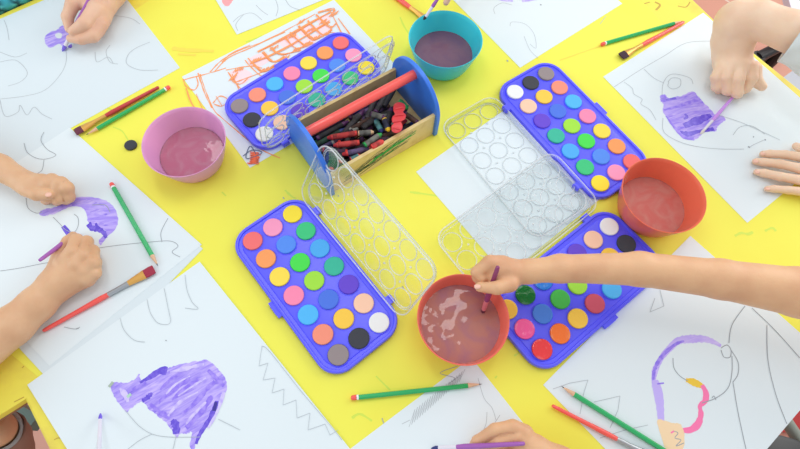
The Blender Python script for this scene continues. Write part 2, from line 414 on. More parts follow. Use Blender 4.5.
# --- bottom left sheet with the big purple shape
S = Sheet(1.7); S.base(para((28, 385), (200, 262), (351, 450)), M_paper)
S.blob([(111, 386), (117, 382), (124, 383), (134, 380), (139, 374), (141, 380), (150, 375), (160, 370), (168, 368), (178, 365), (192, 362), (206, 360), (213, 364), (219, 370), (225, 378), (227, 388), (222, 398), (216, 410), (210, 422), (203, 432), (196, 442), (194, 449), (190, 446), (192, 432), (186, 434), (180, 434), (176, 438), (172, 430), (166, 423), (158, 416), (150, 410), (143, 402), (140, 402), (134, 406), (127, 412), (123, 408), (114, 396)], PUR, jag=.7)
S.line([(140, 383, 3), (150, 377, 5), (160, 371, 7), (167, 371, 8)], 5, M_violet_dark, wob=.15)
S.line([(142, 401, 4), (147, 398, 6), (152, 393, 3)], 4, M_violet_dark, wob=.3)
S.line([(172, 420, 5), (176, 426, 8), (176, 434, 5)], 5, M_violet_dark, wob=.3)
S.line([(217, 401, 4), (214, 410, 5), (208, 422, 5), (200, 434, 4), (196, 444, 3)], 4, M_violet_dark, wob=.2)
S.line([(216, 402, 3), (214, 411, 4)], 3, mat('indigo_paint', (62, 52, 150), .3))
DP = mat('purple_stroke', (142, 116, 236), .4, noise=(120, (172, 150, 244), .42, .62))
for p in [[(158, 404, 2), (164, 397, 4), (176, 388, 5), (190, 379, 3)], [(172, 400, 2), (186, 388, 5), (200, 380, 4)], [(182, 414, 3), (194, 404, 5), (208, 388, 4), (215, 382, 5)], [(186, 428, 4), (200, 414, 5), (212, 396, 4)], [(126, 392, 2), (136, 388, 4), (146, 382, 3)], [(160, 390, 2), (170, 380, 3), (182, 374, 2)], [(208, 370, 3), (218, 380, 5), (224, 386, 3)], [(150, 404, 3), (160, 412, 4), (170, 418, 4)]]:
    S.line(p, 3, DP, wob=.35)
LP = mat('pale_purple_wash', (214, 202, 250), .45, noise=(120, (188, 170, 246), .45, .65))
for p in [[(168, 416, 2), (180, 402, 3), (198, 392, 1.5)], [(166, 394, 2), (176, 384, 2), (190, 376, 1)], [(186, 424, 2), (194, 414, 3), (206, 402, 2)], [(170, 372, 2), (188, 368, 4), (204, 364, 2)], [(120, 388, 3), (126, 396, 5), (128, 402, 3)], [(178, 396, 1.5), (196, 384, 2.5), (206, 378, 1.5)], [(224, 392, 3), (217, 412, 3), (208, 428, 2)]]:
    S.line(p, 3, LP, wob=.3)
S.line([(109, 387), (113, 382)], 3, mat('green_grey_paint', (168, 186, 172), .5))
S.line([(127, 397), (131, 394)], 3, mat('mint_paint', (176, 214, 196), .5))
for p in [[(125, 410), (138, 425), (152, 434), (170, 437), (200, 437)], [(152, 434), (140, 440), (128, 449)], [(176, 436), (173, 449)], [(218, 419), (228, 424), (240, 430)], [(185, 275), (187, 290), (192, 302), (198, 309), (185, 308)],
          [(147, 299), (150, 312), (158, 323), (170, 323), (168, 308), (164, 288)], [(120, 318), (124, 330), (134, 340), (145, 342)]]:
    S.line(p, .55, M_pencil)
S.line([(262, 346), (259, 366), (268, 363), (263, 380), (275, 378), (272, 393), (284, 389), (283, 405), (296, 400), (297, 418), (310, 413), (308, 430), (325, 424), (330, 435), (338, 430)], .45, M_pencil, smooth=False)
S.line([(262, 346), (270, 352), (300, 390), (330, 425), (342, 440)], .5, M_pencil)
S.line([(165.5, 340), (166.5, 341)], 1, M_pencil_dark)
S.build('drawing_paper', 'white drawing paper with a big purple streaky shape at the bottom left', 'paper', 'white drawing papers')

# --- bottom middle sheet
S = Sheet(.75); S.base(rect((471.3, 357.7), (351.6, 447.8), .257, (531, 433), .33), M_paper)
zz = []
for k in range(20):
    t = k / 19; x = 412 + 50 * t; y = 418 - 42 * t
    zz += [(x - 3, y + 9 - 3 * t), (x + 3, y - 9 + 2 * t)]
S.line(zz, .5, M_pencil, smooth=False)
S.line([(458, 366), (440, 373), (455, 378), (448, 384), (462, 374)], .6, M_pencil_dark)
for p in [[(478, 378), (484, 398), (492, 408), (496, 420)], [(487, 412), (486, 424), (482, 432)], [(500, 415), (494, 424)], [(410, 420), (402, 424)]]: S.line(p, .6, M_pencil)
S.build('drawing_paper', 'white drawing paper with pencil hatching below the round red bowl', 'paper', 'white drawing papers')

# --- bottom right sheet
S = Sheet(.8); S.base(px_poly([(543, 385), (690, 236), (837, 366), (691.4, 538)]), M_paper)
S.line([(653, 388, 2), (654, 376, 5), (656, 368, 6), (662, 357, 5), (670, 348, 6), (678, 341, 7), (690, 339, 8), (704, 339, 7), (714, 342, 5), (721, 346, 3)], 5, streak_mat('lilac_wash', (212, 196, 250), (178, 154, 244), .3), n=8, wob=.12)
S.line([(653, 384, 2), (654, 372, 3), (658, 362, 3.5), (666, 352, 3), (676, 344, 3), (684, 341, 2)], 3, DP, wob=.3)
S.line([(655, 380, 6), (658, 392, 10), (660, 406, 8), (661, 420, 6)], 7, mat('lilac_pale', (196, 178, 248), .45), wob=.1)
S.line([(657, 384), (664, 383)], 1.5, DP)
S.line([(686, 380, 4), (693, 382, 7), (700, 385, 6), (703, 387, 4)], 5, mat('yellow_ochre_paint', (240, 200, 60), .5), wob=.15)
S.line([(702, 385, 4), (706, 393, 6), (705, 401, 5), (700, 406, 4), (701, 414, 5), (698, 424, 6), (690, 430, 6), (680, 430, 4)], 5, mat('pink_paint', (252, 124, 178), .4), wob=.15)
S.blob([(657, 421), (663, 420), (672, 423), (680, 424), (684, 432), (684, 445), (680, 452), (668, 452), (662, 438)], mat('peach_paint', (246, 216, 176), .6))
S.line([(673, 431), (678, 433), (675, 438), (681, 440), (676, 446), (684, 443)], .8, M_pencil_dark); S.line([(671, 433), (674, 431)], 1.5, mat('pink_paint', (252, 124, 178)))
for p in [[(673, 358), (674, 368), (680, 376), (688, 381)], [(721, 348), (727, 345), (731, 350), (730, 357), (724, 357), (721, 350)], [(731, 350), (738, 362), (738, 374), (733, 382)], [(732, 356), (732, 372), (728, 388), (716, 398), (702, 403)],
          [(712, 398), (714, 396), (716, 400)], [(733, 382), (738, 412), (746, 449)], [(729, 343), (732, 325), (745, 306)], [(767, 325), (768, 360), (776, 395), (787, 424)], [(752, 308), (775, 330), (800, 358)],
          ]:
    S.line(p, .8, M_pencil_dark)
for p in [[(553, 389), (570, 383), (588, 380), (584, 392), (580, 414)], [(594, 402), (620, 396), (618, 410), (610, 428)], [(600, 438), (625, 430), (648, 425)], [(655, 298), (650, 312), (664, 306), (660, 290)]]: S.line(p, .6, M_pencil, smooth=False)
S.build('drawing_paper', 'white drawing paper with a lilac and pink painted profile at the lower right', 'paper', 'white drawing papers')

# --- top right sheet
S = Sheet(.8); S.base(para((703, 13), (603, 77), (747, 223)), M_paper)
S.blob([(661, 95), (666, 95), (668, 98), (676, 97), (684, 95), (692, 91), (698, 96), (704, 103), (711, 110), (715, 115), (723, 116), (725, 120), (720, 124), (717, 128), (716, 131), (706, 132), (700, 136), (694, 140), (687, 138), (680, 134), (674, 126), (666, 117), (663, 110), (663, 104), (660, 100)], streak_mat('purple_wash_right', (204, 184, 248), (124, 96, 234), .4), jag=.6)
S.line([(661, 96, 5), (664, 98, 6), (664, 102, 2)], 4, DP)
S.line([(666, 100, 2), (676, 98, 3)], 3, M_violet_dark)
S.line([(664, 110, 2), (676, 107, 3), (688, 103, 4), (699, 99, 5)], 3, DP, wob=.2)
S.line([(684, 126, 5), (694, 122, 8), (704, 118, 7), (711, 115, 4)], 5, M_violet_dark, wob=.25)
S.line([(680, 132, 4), (688, 134, 6), (700, 131, 4), (714, 129, 5)], 5, M_violet_dark, wob=.25)
S.line([(685, 114, 2), (687, 117, 3), (684, 119, 2)], 2, M_violet_dark)
S.line([(666, 116, 1.5), (675, 128, 3), (684, 137, 4), (694, 139, 4)], 3, DP, wob=.2)
for p in [[(614, 87), (640, 70), (664, 56), (686, 43), (712, 41)], [(624, 82), (632, 88), (634, 94), (642, 99), (641, 104), (650, 110), (656, 120)], [(644, 69), (654, 78), (664, 83)], [(662, 95), (663, 84), (668, 76), (676, 74), (690, 78), (693, 84)], [(668, 82), (672, 78), (680, 79), (680, 86), (673, 89), (668, 86), (669, 82)],
          [(663, 118), (664, 132), (680, 142), (700, 147), (722, 149), (744, 149)], [(718, 115), (740, 122), (765, 133), (780, 140)], [(733, 135), (740, 127), (752, 126), (765, 134)], [(749, 148), (753, 145), (764, 140)]]:
    S.line(p, .6, M_pencil)
for p in [[(764.5, 139.5), (766, 140)], [(753, 136.5), (754, 137)], [(748, 146.5), (750, 147.5)]]: S.line(p, 1.7, M_pencil_dark)
S.build('drawing_paper', 'white drawing paper with a purple patch under the upper right child\'s hands', 'paper', 'white drawing papers')

# --- top middle, top
S = Sheet(.8); S.base(rect((520, 68), (453, 0), .33, (622, 4), .257), M_paper)
for p in [[(495, 14), (494, 8), (502, 3), (512, 5)], [(510, 26), (512, 22), (525, 24), (534, 34), (536, 48), (530, 44)], [(524, 36), (530, 50), (538, 58)], [(600, 24), (606, 16)]]: S.line(p, .5, M_pencil)
S.line([(497, -2, 4), (505, 0, 4), (513, 1, 2)], 4, LP); S.line([(522, 1, 3), (530, 0, 3), (540, -2, 3)], 4, LP); S.line([(540, 4.5), (541.5, 5)], 1.6, M_pencil_dark)
S.build('drawing_paper', 'white drawing paper with faint lilac marks right of the teal bowl', 'paper', 'white drawing papers')
S = Sheet(1.1); S.base(rect((237, 35), (215.7, 0), .33, (321.5, 1), .257), M_paper)
S.blob([(222, -3), (234, -3), (232, 2), (228, 6), (224, 5)], mat('coral_wash', (252, 168, 172), .6))
for p in [[(233, 22), (240, 16), (252, 13), (262, 20)], [(256, 5), (262, 11), (268, 15)], [(275, -2), (278, 8), (276, 16)], [(238, 31), (236, 24), (244, 14)], [(284, -3), (290, 6), (300, 10)]]: S.line(p, .6, M_pencil)
S.build('drawing_paper', 'white drawing paper with a coral spot, corner at the top edge', 'paper', 'white drawing papers')

# --- paper with the orange crayon drawing under palette D
S = Sheet(.8); S.base(para((334, 0), (182, 77), (250, 168)), M_paper)
for q in [[(248, 60), (262, 53), (270, 60), (256, 68)], [(278, 41), (294, 33), (300, 42), (286, 48)], [(298, 30), (310, 25), (316, 30), (304, 36)], [(230, 72), (242, 69), (252, 74), (244, 84), (234, 80)], [(300, 42), (316, 34), (316, 42), (304, 48)], [(317, 18), (328, 15), (330, 20), (320, 24)], [(314, 26), (328, 26), (330, 32), (320, 36)]]:
    S.blob(q, M_pinkwash, jag=.2)
orr = [[(184, 80), (190, 78), (206, 74), (226, 68)], [(200, 74), (206, 92), (214, 110), (222, 118), (236, 130), (248, 140), (262, 150), (280, 158)], [(198, 73), (205, 94), (212, 108)], [(183, 79), (186, 86), (194, 90), (198, 84), (196, 76)],
       [(210, 72), (222, 60), (240, 50), (262, 42), (290, 28), (315, 14)], [(214, 72), (228, 58), (250, 48), (285, 32)], [(222, 62), (232, 53), (250, 45)], [(228, 72), (238, 86), (246, 92)], [(232, 74), (240, 92)], [(226, 70), (250, 66), (262, 68)],
       [(245, 60), (250, 66), (262, 76), (272, 72)], [(248, 58), (262, 72), (276, 64)], [(262, 52), (272, 62), (284, 56)], [(270, 46), (282, 55), (300, 48)], [(285, 36), (296, 48), (312, 42)], [(290, 32), (304, 46)], [(298, 26), (312, 40), (322, 36)], [(308, 20), (322, 34), (332, 30)],
       [(316, 14), (330, 26), (336, 24)], [(318, 12), (334, 8), (330, 16)], [(258, 52), (290, 36), (330, 12)], [(250, 64), (284, 48), (330, 22)], [(236, 82), (262, 72), (290, 60), (322, 40)], [(330, 10), (336, 22), (342, 34)], [(213, 103), (220, 96), (228, 100), (222, 106), (214, 104)], [(216, 96), (222, 106)],
       [(186, 88), (192, 104), (204, 118)], [(196, 94), (204, 112)], [(238, 72), (232, 80), (240, 84), (248, 78)], [(352, 120), (360, 110)], [(330, 32), (346, 36), (352, 46)], [(338, 18), (350, 34)]]
for p in orr: S.line(p, 1.0, M_orange_cr, wob=.5)
for cx0, cy0, ln in [(238, 70, 10), (256, 60, 9), (264, 70, 9), (274, 48, 8), (284, 58, 9), (296, 50, 9), (292, 36, 8), (306, 44, 8), (310, 30, 8), (316, 38, 8), (322, 22, 7), (326, 34, 7), (232, 78, 7), (334, 14, 6), (300, 22, 5)]:
    S.line([(cx0 + (k % 2) * 2.5 + k * ln / 9 - ln / 2 + random.uniform(-.8, .8), cy0 - (k % 2) * 4 - k * .35 + 3) for k in range(9)], .7, M_orange_cr, smooth=False)
for p in orr[11:22]: S.line([(x + random.uniform(-1, 2), y + random.uniform(-2, 2)) for x, y in p], 1.6, M_orange_cr, wob=.5)
M_or2 = mat('red_orange_crayon', (246, 110, 70), .7)
z1 = [(247 + (k % 2) * 6 + k * .6, 163 - k * .7 + (k % 3)) for k in range(14)]; S.line(z1, 1, M_or2)
z1 = [(250 + (k % 2) * 9, 152 + k * .9) for k in range(14)]; S.line(z1, 1, M_or2)
S.line([(243, 156), (252, 150), (262, 152), (256, 156), (246, 158), (250, 146), (256, 154)], .8, mat('blue_grey_crayon', (84, 100, 130), .7))
S.build('crayon_drawing', 'white paper with an orange crayon drawing under the top left palette', 'drawing')

# --- blank paper under the open lids
S = Sheet(.8); S.base(para((416, 172), (509, 107), (600, 199)), M_paper)
S.build('drawing_paper', 'blank white paper in the middle under the two clear open lids', 'paper', 'white drawing papers')

# ---------------------------------------------------------------- WATERCOLOUR PALETTES
def rrect(hl, hw, r, n=8):
    P = []
    for cx_, cy_, a0 in ((hl - r, hw - r, 0), (-hl + r, hw - r, 90), (-hl + r, -hw + r, 180), (hl - r, -hw + r, 270)):
        for k in range(n + 1):
            a = math.radians(a0 + 90 * k / n); P.append((cx_ + r * math.cos(a), cy_ + r * math.sin(a)))
    return P
MM = .001
def tray_mb():
    mb = MB(); prof = [(2.5, 0), (0, 1.5), (0, 7), (.8, 8.6), (2.6, 9), (4.4, 8.6), (5.4, 6.2), (10, 5.8), (11, 7.0), (13, 7.2)]
    V = []; F = []; n = None
    for inset, z in prof:
        L = rrect(130 - inset, 64 - inset, max(4, 32 - inset)); n = len(L)
        V += [Vector((x * MM, y * MM, z * MM)) for x, y in L]
    for j in range(len(prof) - 1):
        for k in range(n): F.append((j * n + k, j * n + (k + 1) % n, (j + 1) * n + (k + 1) % n, (j + 1) * n + k))
    F.append(tuple(range((len(prof) - 1) * n, len(prof) * n))); F.append(tuple(range(n - 1, -1, -1)))
    mb.add(V, F)
    for i in range(3):
        for j in range(7):
            c = Vector(((j - 3) * 35, (i - 1) * 35, 7.3)) * MM
            mb.tube([c + Vector((math.cos(a) * 15.3, math.sin(a) * 15.3, 0)) * MM for a in [k * math.tau / 28 for k in range(28)]], .0007, 6, True)
    return mb
def pan_mb(): 
    mb = MB(); mb.revolve((0, 0, 0), (0, 0, .001), [(7.0, .0141), (9.4, .0143), (10.0, .0138), (10.15, .0125), (9.9, .010), (10.0, .004)], 28); return mb
def lid_mb():
    """lid frame: y = 0 at the hinge and outward, z up from the outer plate"""
    mb = MB(); hl, hw = 122, 56; yc = 60
    prof = [(0, 9), (0, 8.6), (.3, 1.2), (1.2, .2), (2.5, 0)]
    V = []; F = []
    for inset, z in prof:
        L = rrect(hl - inset, hw - inset, 22 - inset); n = len(L); V += [Vector((x, y + yc, z)) * MM for x, y in L]
    for j in range(len(prof) - 1):
        for k in range(n): F.append((j * n + k, (j + 1) * n + k, (j + 1) * n + (k + 1) % n, j * n + (k + 1) % n))
    F.append(tuple(range((len(prof) - 1) * n, len(prof) * n)))
    mb.add(V, F, 0)
    mb.tube([Vector((x, y + yc, 9)) * MM for x, y in rrect(hl + .8, hw + .8, 22)], .0011, 6, True, 1)
    mb.tube([Vector((x, y + yc, .6)) * MM for x, y in rrect(hl - 3, hw - 3, 19)], .0008, 6, True, 1)
    for i in range(3):
        for j in range(7):
            c = Vector(((j - 3) * 34, (i - 1) * 34 + yc, .6)) * MM
            mb.tube([c + Vector((math.cos(a) * 14.6, math.sin(a) * 14.6, 0)) * MM for a in [k * math.tau / 28 for k in range(28)]], .0009, 6, True, 1)
    for j in range(6):
        for i in range(2):
            c = Vector(((j - 2.5) * 34, (i - .5) * 34 + yc, .8)) * MM
            mb.revolve(c, c + Vector((0, 0, .001)), [(-.3, .002), (1.2, .0014)], 8, 1)
    return mb
TRAY = tray_mb(); PAN = pan_mb(); LID = lid_mb()
CO = dict(red=(244, 104, 104), orange=(250, 152, 82), yellow=(252, 218, 66), pink=(252, 130, 172), lblue=(66, 178, 246), salmon=(244, 138, 112), grey=(140, 126, 128),
          lpink=(252, 150, 190), blue=(70, 134, 240), green=(58, 220, 66), lime=(156, 224, 52), blue2=(62, 108, 226), yellow2=(252, 200, 62), black=(42, 44, 54),
          yellow3=(254, 226, 44), green2=(44, 196, 118), lblue2=(62, 166, 240), teal=(40, 180, 148), purple=(92, 56, 206), peach=(252, 200, 168), white=(238, 238, 238),
          wred=(240, 62, 66), worange=(250, 120, 44), wpink=(250, 92, 160), wgreen=(22, 112, 52), crim=(206, 72, 96), wg2=(52, 180, 60), wblue=(44, 128, 222), wb2=(60, 120, 220))
LAY = [['red', 'orange', 'yellow', 'pink', 'lblue', 'salmon', 'grey'], ['lpink', 'blue', 'green', 'lime', 'blue2', 'yellow2', 'black'], ['yellow3', 'green2', 'lblue2', 'teal', 'purple', 'peach', 'white']]
LAYC = [['wred', 'worange', 'yellow2', 'crim', 'lblue', 'salmon', 'grey'], ['wpink', 'wb2', 'wg2', 'lime', 'blue2', 'yellow2', 'black'], ['yellow2', 'wgreen', 'wblue', 'teal', 'purple', 'peach', 'white']]
NAMES = dict(lblue='light blue', lpink='light pink', blue2='deep blue', yellow2='warm yellow', yellow3='lemon yellow', green2='emerald green', lblue2='sky blue', wred='wet red', worange='wet orange', wpink='wet pink', wgreen='dark green', crim='crimson', wg2='green', wblue='mid blue', wb2='blue')
tray_me = pan_me = lid_me = None
def local_mesh(name, mb, mats, **k):
    o = mb.build(name, mats, local=True, **k); me = o.data; bpy.data.objects.remove(o); return me
tray_me = local_mesh('tray', TRAY, [M_blue], auto=35)
lid_me = local_mesh('lid', LID, [M_clear, M_clear_ridge], auto=50)
mbh = MB(); mbh.box((0, .0035, .0055), (.012, .009, .006)); mbh.revolve((-.005, .006, .0085), (.005, .006, .0085), [(0, .0022), (1, .0022)], 10); hinge_me = local_mesh('hinge', mbh, [M_blue])
mbh = MB(); mbh.box((0, -.0025, .0045), (.026, .006, .005)); mbh.box((0, -.0045, .0055), (.016, .003, .002)); latch_me = local_mesh('latch', mbh, [M_blue])
PAL = [(-0.15928, 0.30143, -0.81523), (0.37206, 0.71468, 2.25096), (0.36174, 0.33657, 0.73628), (-0.24674, 0.76389, 3.92536)]
SCAL = .72338
def pan_material(c, wet):
    k = 'pan_' + c + ('_wet' if wet else '')
    C_ = tuple(int(v + (245 - v) * .08) for v in CO[c])
    if wet: return mat(k, CO[c], .08, bump=(120, .5), noise=(50, tuple(min(255, int(v * .6 + 100)) for v in CO[c]), .55, .7))
    return mat(k, C_, .75, bump=(150, .15))
def palette(i, theta, label, lay, lidtag, wets=(), lidz=1.0):
    x, y, a = PAL[i]
    # the fit was made in a left-handed row order: palette v grows to the hinge side
    root = tag(empty('watercolor_palette', (x * SCAL * .9865, y * SCAL * .9865, TT + PZ[i] * MM), (0, 0, a)), label, 'paint palette', 'open watercolor palettes')
    root.scale = (.9865, .9865, .9865)
    o = bpy.data.objects.new('tray', tray_me); link(o, root)
    for r in range(3):
        for j in range(7):
            c = lay[r][j]
            wet = c in wets
            o = bpy.data.objects.new('paint_pan', None if False else PM(c, wet)); o.location = ((j - 3) * .035, (r - 1) * .035, 0)
            o.rotation_euler = (random.uniform(-.02, .02), random.uniform(-.02, .02), random.uniform(0, 6))
            link(o, root); o['label'] = NAMES.get(c, c) + ' round paint pan'
    for u in (-88, 88):
        o = bpy.data.objects.new('hinge', hinge_me); o.location = (u * MM, .064, 0); link(o, root)
    o = bpy.data.objects.new('latch', latch_me); o.location = (0, -.064, 0); link(o, root)
    o = bpy.data.objects.new('lid', lid_me); o.location = (0, .066, lidz * MM); o.rotation_euler = (theta, 0, 0); link(o, root); o['label'] = lidtag
    return root
_pm = {}
def PM(c, wet):
    if (c, wet) not in _pm:
        me = local_mesh('paint_pan', PAN, [pan_material(c, wet)], auto=60); _pm[(c, wet)] = me
    return _pm[(c, wet)]
PZ = [.35, .85, .85, .85]
palette(0, math.radians(60), 'blue paint palette left of the round red bowl, clear lid leaning on the crayon box', LAY, 'clear plastic lid leaning up against the crayon box', lidz=7)
palette(1, 0.0, 'blue paint palette at the upper right, its end touching the orange bowl', LAY, 'clear plastic lid folded flat open on the white paper', lidz=-.4)
palette(2, math.radians(5.5), 'blue paint palette with wet paints under the outstretched arm', LAYC, 'clear plastic lid resting on the neighbouring lid', ('wred', 'worange', 'wpink', 'wgreen', 'wblue'), lidz=1)
palette(3, math.radians(76), 'blue paint palette on the orange crayon drawing beside the pink bowl', LAY, 'clear plastic lid standing upright behind the crayon box', lidz=7)

# paint pan that lies loose on the table
p = at(130.5, 145, 3)
mb = MB(); mb.revolve((0, 0, 0), (0, 0, .001), [(0, .0088), (.8, .0096), (3.2, .0096), (4, .0086), (4.2, .004)], 22)
lo = mb.build('paint_pan', [mat('pan_black', CO['black'], .7)], local=True, auto=50); lo.location = (p.x, p.y, TT + .0003)
lo.scale = (1, .95, 1); tag(lo, 'loose black paint disc on the yellow table left of the pink bowl', 'paint')

# ---------------------------------------------------------------- BOWLS
def bowl(px, py, hR, R, rb, hh, m, label, z0=.3, lean=(0, 0)):
    c = at(px, py, hR); root_loc = Vector((c.x, c.y, TT + z0 * MM))
    mb = MB(); t = 1.5
    prof = [(0.4, rb - 4, 0), (0, rb, 1), (0, rb + 1, 2)]
    outer = [(rb - 5, 0.6), (rb - 2, 0), (rb, 1.2)] + [(rb + (R - rb) * (k / 8) ** .8, 1.2 + (hh - 1.2) * k / 8) for k in range(1, 9)]
    inner = [(R - t * .4, hh + .5), (R - t, hh)] + [(rb + (R - rb) * (k / 8) ** .8 - t, 1.2 + (hh - 1.2) * k / 8) for k in range(7, 0, -1)] + [(rb - 2.2, 3.2), (rb - 6, 2.4)]
    P = [(0.01, 1)] + outer + inner + [(0.01, 2.4)]
    n = 64; V = []; F = []
    for r, z in P:
        V += [Vector((r * math.cos(k * math.tau / n), r * math.sin(k * math.tau / n), z)) * MM for k in range(n)]
    for j in range(len(P) - 1):
        for k in range(n): F.append((j * n + k, j * n + (k + 1) % n, (j + 1) * n + (k + 1) % n, (j + 1) * n + k))
    mb.add(V, F); o = mb.build('bowl', [m], local=True, auto=60); o.location = root_loc
    tag(o, label, 'bowl', 'plastic water bowls'); return o, root_loc
def water(loc, r, lvl, m, label):
    mb = MB(); mb.revolve((0, 0, 0), (0, 0, .001), [(lvl - 1.2, (r - .4) * MM), (lvl - .1, r * MM), (lvl, (r - .6) * MM)], 64)
    o = mb.build('paint_water', [m], local=True, auto=40); o.location = loc; return tag(o, label, 'water', 'water in the bowls')
pinkb, lp = bowl(184, 141, 52, 60.5, 43, 52, bowl_mat('pink_plastic', (255, 184, 236), .22, .12, (255, 236, 250)), 'round translucent pink plastic bowl, left of the orange crayon drawing')
water(lp, 47.5, 17, water_mat('rose_water', (252, 176, 204), (255, 206, 224), .3, .08), 'rose tinted water in the pink bowl')
redb, lr = bowl(463.3, 318.5, 52, 60, 46, 52, bowl_mat('coral_plastic', (255, 128, 110), .06, .1, (255, 228, 216)), 'round coral red plastic bowl being stirred by the outstretched hand', z0=.9)
water(lr, 53.8, 27, water_mat('murky_water', (206, 140, 128), (190, 130, 142), .8, .9, scale=22, ws=18), 'murky mauve brown rippling water in the stirred red bowl')
tealb, ltl = bowl(445.5, 39.5, 52, 61, 44, 54, bowl_mat('teal_plastic', (76, 224, 240), .12, .12, (215, 252, 252)), 'round teal plastic bowl at the top centre beside the crayon box')
water(ltl, 49.8, 19, water_mat('plum_water', (136, 98, 118), (128, 92, 118), .92, .1), 'dark plum coloured water in the teal bowl')
orb, lo_ = bowl(663.3, 195, 52, 61, 46, 54, bowl_mat('orange_plastic', (255, 130, 102), .08, .1, (255, 230, 212)), 'round orange plastic bowl on the right beside the palettes')
water(lo_, 50, 15, water_mat('salmon_water', (255, 160, 150), (255, 190, 178), .4, .08), 'clear salmon tinted water in the orange bowl')

# ---------------------------------------------------------------- CRAYON BOX
Fc = at(437, 135); Lc = at(332, 196.5); Fc.z = Lc.z = TT
ed = (Fc - Lc).normalized(); nd = Vector((-ed.y, ed.x, 0)); BL = (Fc - Lc).length
Z0 = .0006
def bx(a, b, h): return Lc + ed * (a * MM) + nd * (b * MM) + Vector((0, 0, h * MM + Z0))
bl = BL * 1000
box = tag(empty('crayon_box', bx(bl / 2, 61, 0), (0, 0, math.atan2(ed.y, ed.x))), 'wooden crayon caddy with blue rounded ends and a red dowel handle', 'box')
M_bluep = mat('blue_painted_panel', (52, 118, 226), .4, noise=(25, (64, 132, 236), .4, .7))
def panel(a0, a1):
    P = []; Rr = 61; hc = 42
    P += [(0, 0), (122, 0)]
    for k in range(0, 25):
        an = math.pi * k / 24; P.append((61 + Rr * math.cos(an), hc + Rr * math.sin(an)))
    n = len(P); mb = MB()
    V = [bx(a0, b, h) for b, h in P] + [bx(a1, b, h) for b, h in P]
    mb.add(V, [tuple(range(n)), tuple(range(2 * n - 1, n - 1, -1))] + [(i, (i + 1) % n, (i + 1) % n + n, i + n) for i in range(n)])
    o = mb.build('end_panel', [M_bluep], box, auto=40)
    b = o.modifiers.new('bev', 'BEVEL'); b.width = .0012; b.segments = 2; b.limit_method = 'ANGLE'
panel(-1, 6); panel(bl - 6, bl + 1)
def board(name, b0, b1, h0, h1, a0=6, a1=None, deco=False):
    a1 = bl - 6 if a1 is None else a1; mb = MB()
    V = [bx(a, b, h) for a in (a0, a1) for b in (b0, b1) for h in (h0, h1)]
    mb.add(V, [(0, 1, 3, 2), (4, 6, 7, 5), (0, 4, 5, 1), (2, 3, 7, 6), (0, 2, 6, 4), (1, 5, 7, 3)])
    mats = [M_wood]
    if deco:
        mats += [mat('green_crayon', (40, 170, 80), .7), mat('dark_green_crayon', (50, 80, 60), .7)]
        random.seed(3); s = 0
        for k in range(26):
            mi = 1 if k >= 18 else 2; x0 = random.uniform(14, 60); x1 = random.uniform(95, 158) if mi == 2 else random.uniform(120, 166)
            y0 = random.uniform(5, 24) ; y1 = random.uniform(22, 46)
            if mi == 1: x0 = random.uniform(60, 125); y0 = random.uniform(18, 32); y1 = random.uniform(30, 46)
            pts = spline([(x0, y0), ((x0 + x1) / 2 + random.uniform(-8, 8), (y0 + y1) / 2 + random.uniform(-6, 6)), (x1, y1)], 5); w = .8 if mi == 1 else .5
            V = []; F = []
            for q in pts: V += [bx(q[0], b0 - .1 - .01 * k, q[1] - w), bx(q[0], b0 - .1 - .01 * k, q[1] + w)]
            for q in range(len(pts) - 1): F.append((2 * q, 2 * q + 2, 2 * q + 3, 2 * q + 1))
            mb.add(V, F, mi)
    mb.build(name, mats, box)
board('side_board', 5, 10, 0, 52, deco=True); board('side_board', 110, 115, 0, 52); board('bottom_board', 10, 110, 0, 4)
mb = MB(); mb.revolve(bx(1, 64, 87), bx(bl + 3, 64, 87), [(0, .0068), (.01, .0073), (.99, .0073), (1, .0068)], 24); mb.build('handle', [M_red], box, auto=40)

# crayons
M_dirty = [mat('crayon_wrap_%s' % n, c, .7, noise=(90, tuple(int(v * .45) for v in c), .42, .62)) for n, c in
           [('black', (44, 42, 46)), ('charcoal', (62, 58, 60)), ('navy', (40, 46, 74)), ('plum', (74, 46, 72)), ('brown', (84, 56, 44)), ('forest', (40, 74, 56)), ('red', (214, 70, 66)), ('grey', (120, 120, 112)), ('cream', (226, 190, 150)), ('green', (50, 160, 90)), ('yellow', (236, 200, 50)), ('teal', (90, 150, 150)), ('violet', (104, 84, 126))]]
WN = ['black', 'charcoal', 'navy', 'plum', 'brown', 'forest', 'red', 'grey', 'cream', 'green', 'yellow', 'teal', 'violet']
def wax(n): return mat('crayon_wax_' + n, dict(red=(226, 62, 56), green=(36, 158, 74), yellow=(246, 206, 40), cream=(236, 196, 150), black=(36, 34, 38), plum=(92, 44, 92), grey=(150, 150, 140), navy=(44, 60, 130), brown=(110, 70, 50), forest=(30, 90, 60), charcoal=(60, 58, 60), teal=(110, 170, 170), violet=(110, 80, 150))[n], .45)
def crayon(a, b, wrap, tip, label, r=4.4, grp='used crayons in the caddy'):
    """a = blunt end, b = tip end (world)"""
    a = Vector(a); b = Vector(b); ax = b - a; Ln = ax.length
    root = empty('crayon', a); root.rotation_euler = ax.to_track_quat('Z', 'Y').to_euler()
    tag(root, label, 'crayon', grp)
    r *= MM
    mb = MB(); mb.revolve((0, 0, 0), (0, 0, Ln), [(0, r * .8), (.01, r * .94), (.86, r * .94), (.87, r * .8), (.985, r * .5), (1, r * .3)], 14); mb.build('wax', [wax(tip)], root, local=True, auto=40)
    mb = MB(); mb.revolve((0, 0, Ln * .08), (0, 0, Ln * .80), [(0, r), (1, r)], 14); mb.build('wrapper', [M_dirty[WN.index(wrap)]], root, local=True, auto=40)
random.seed(11)
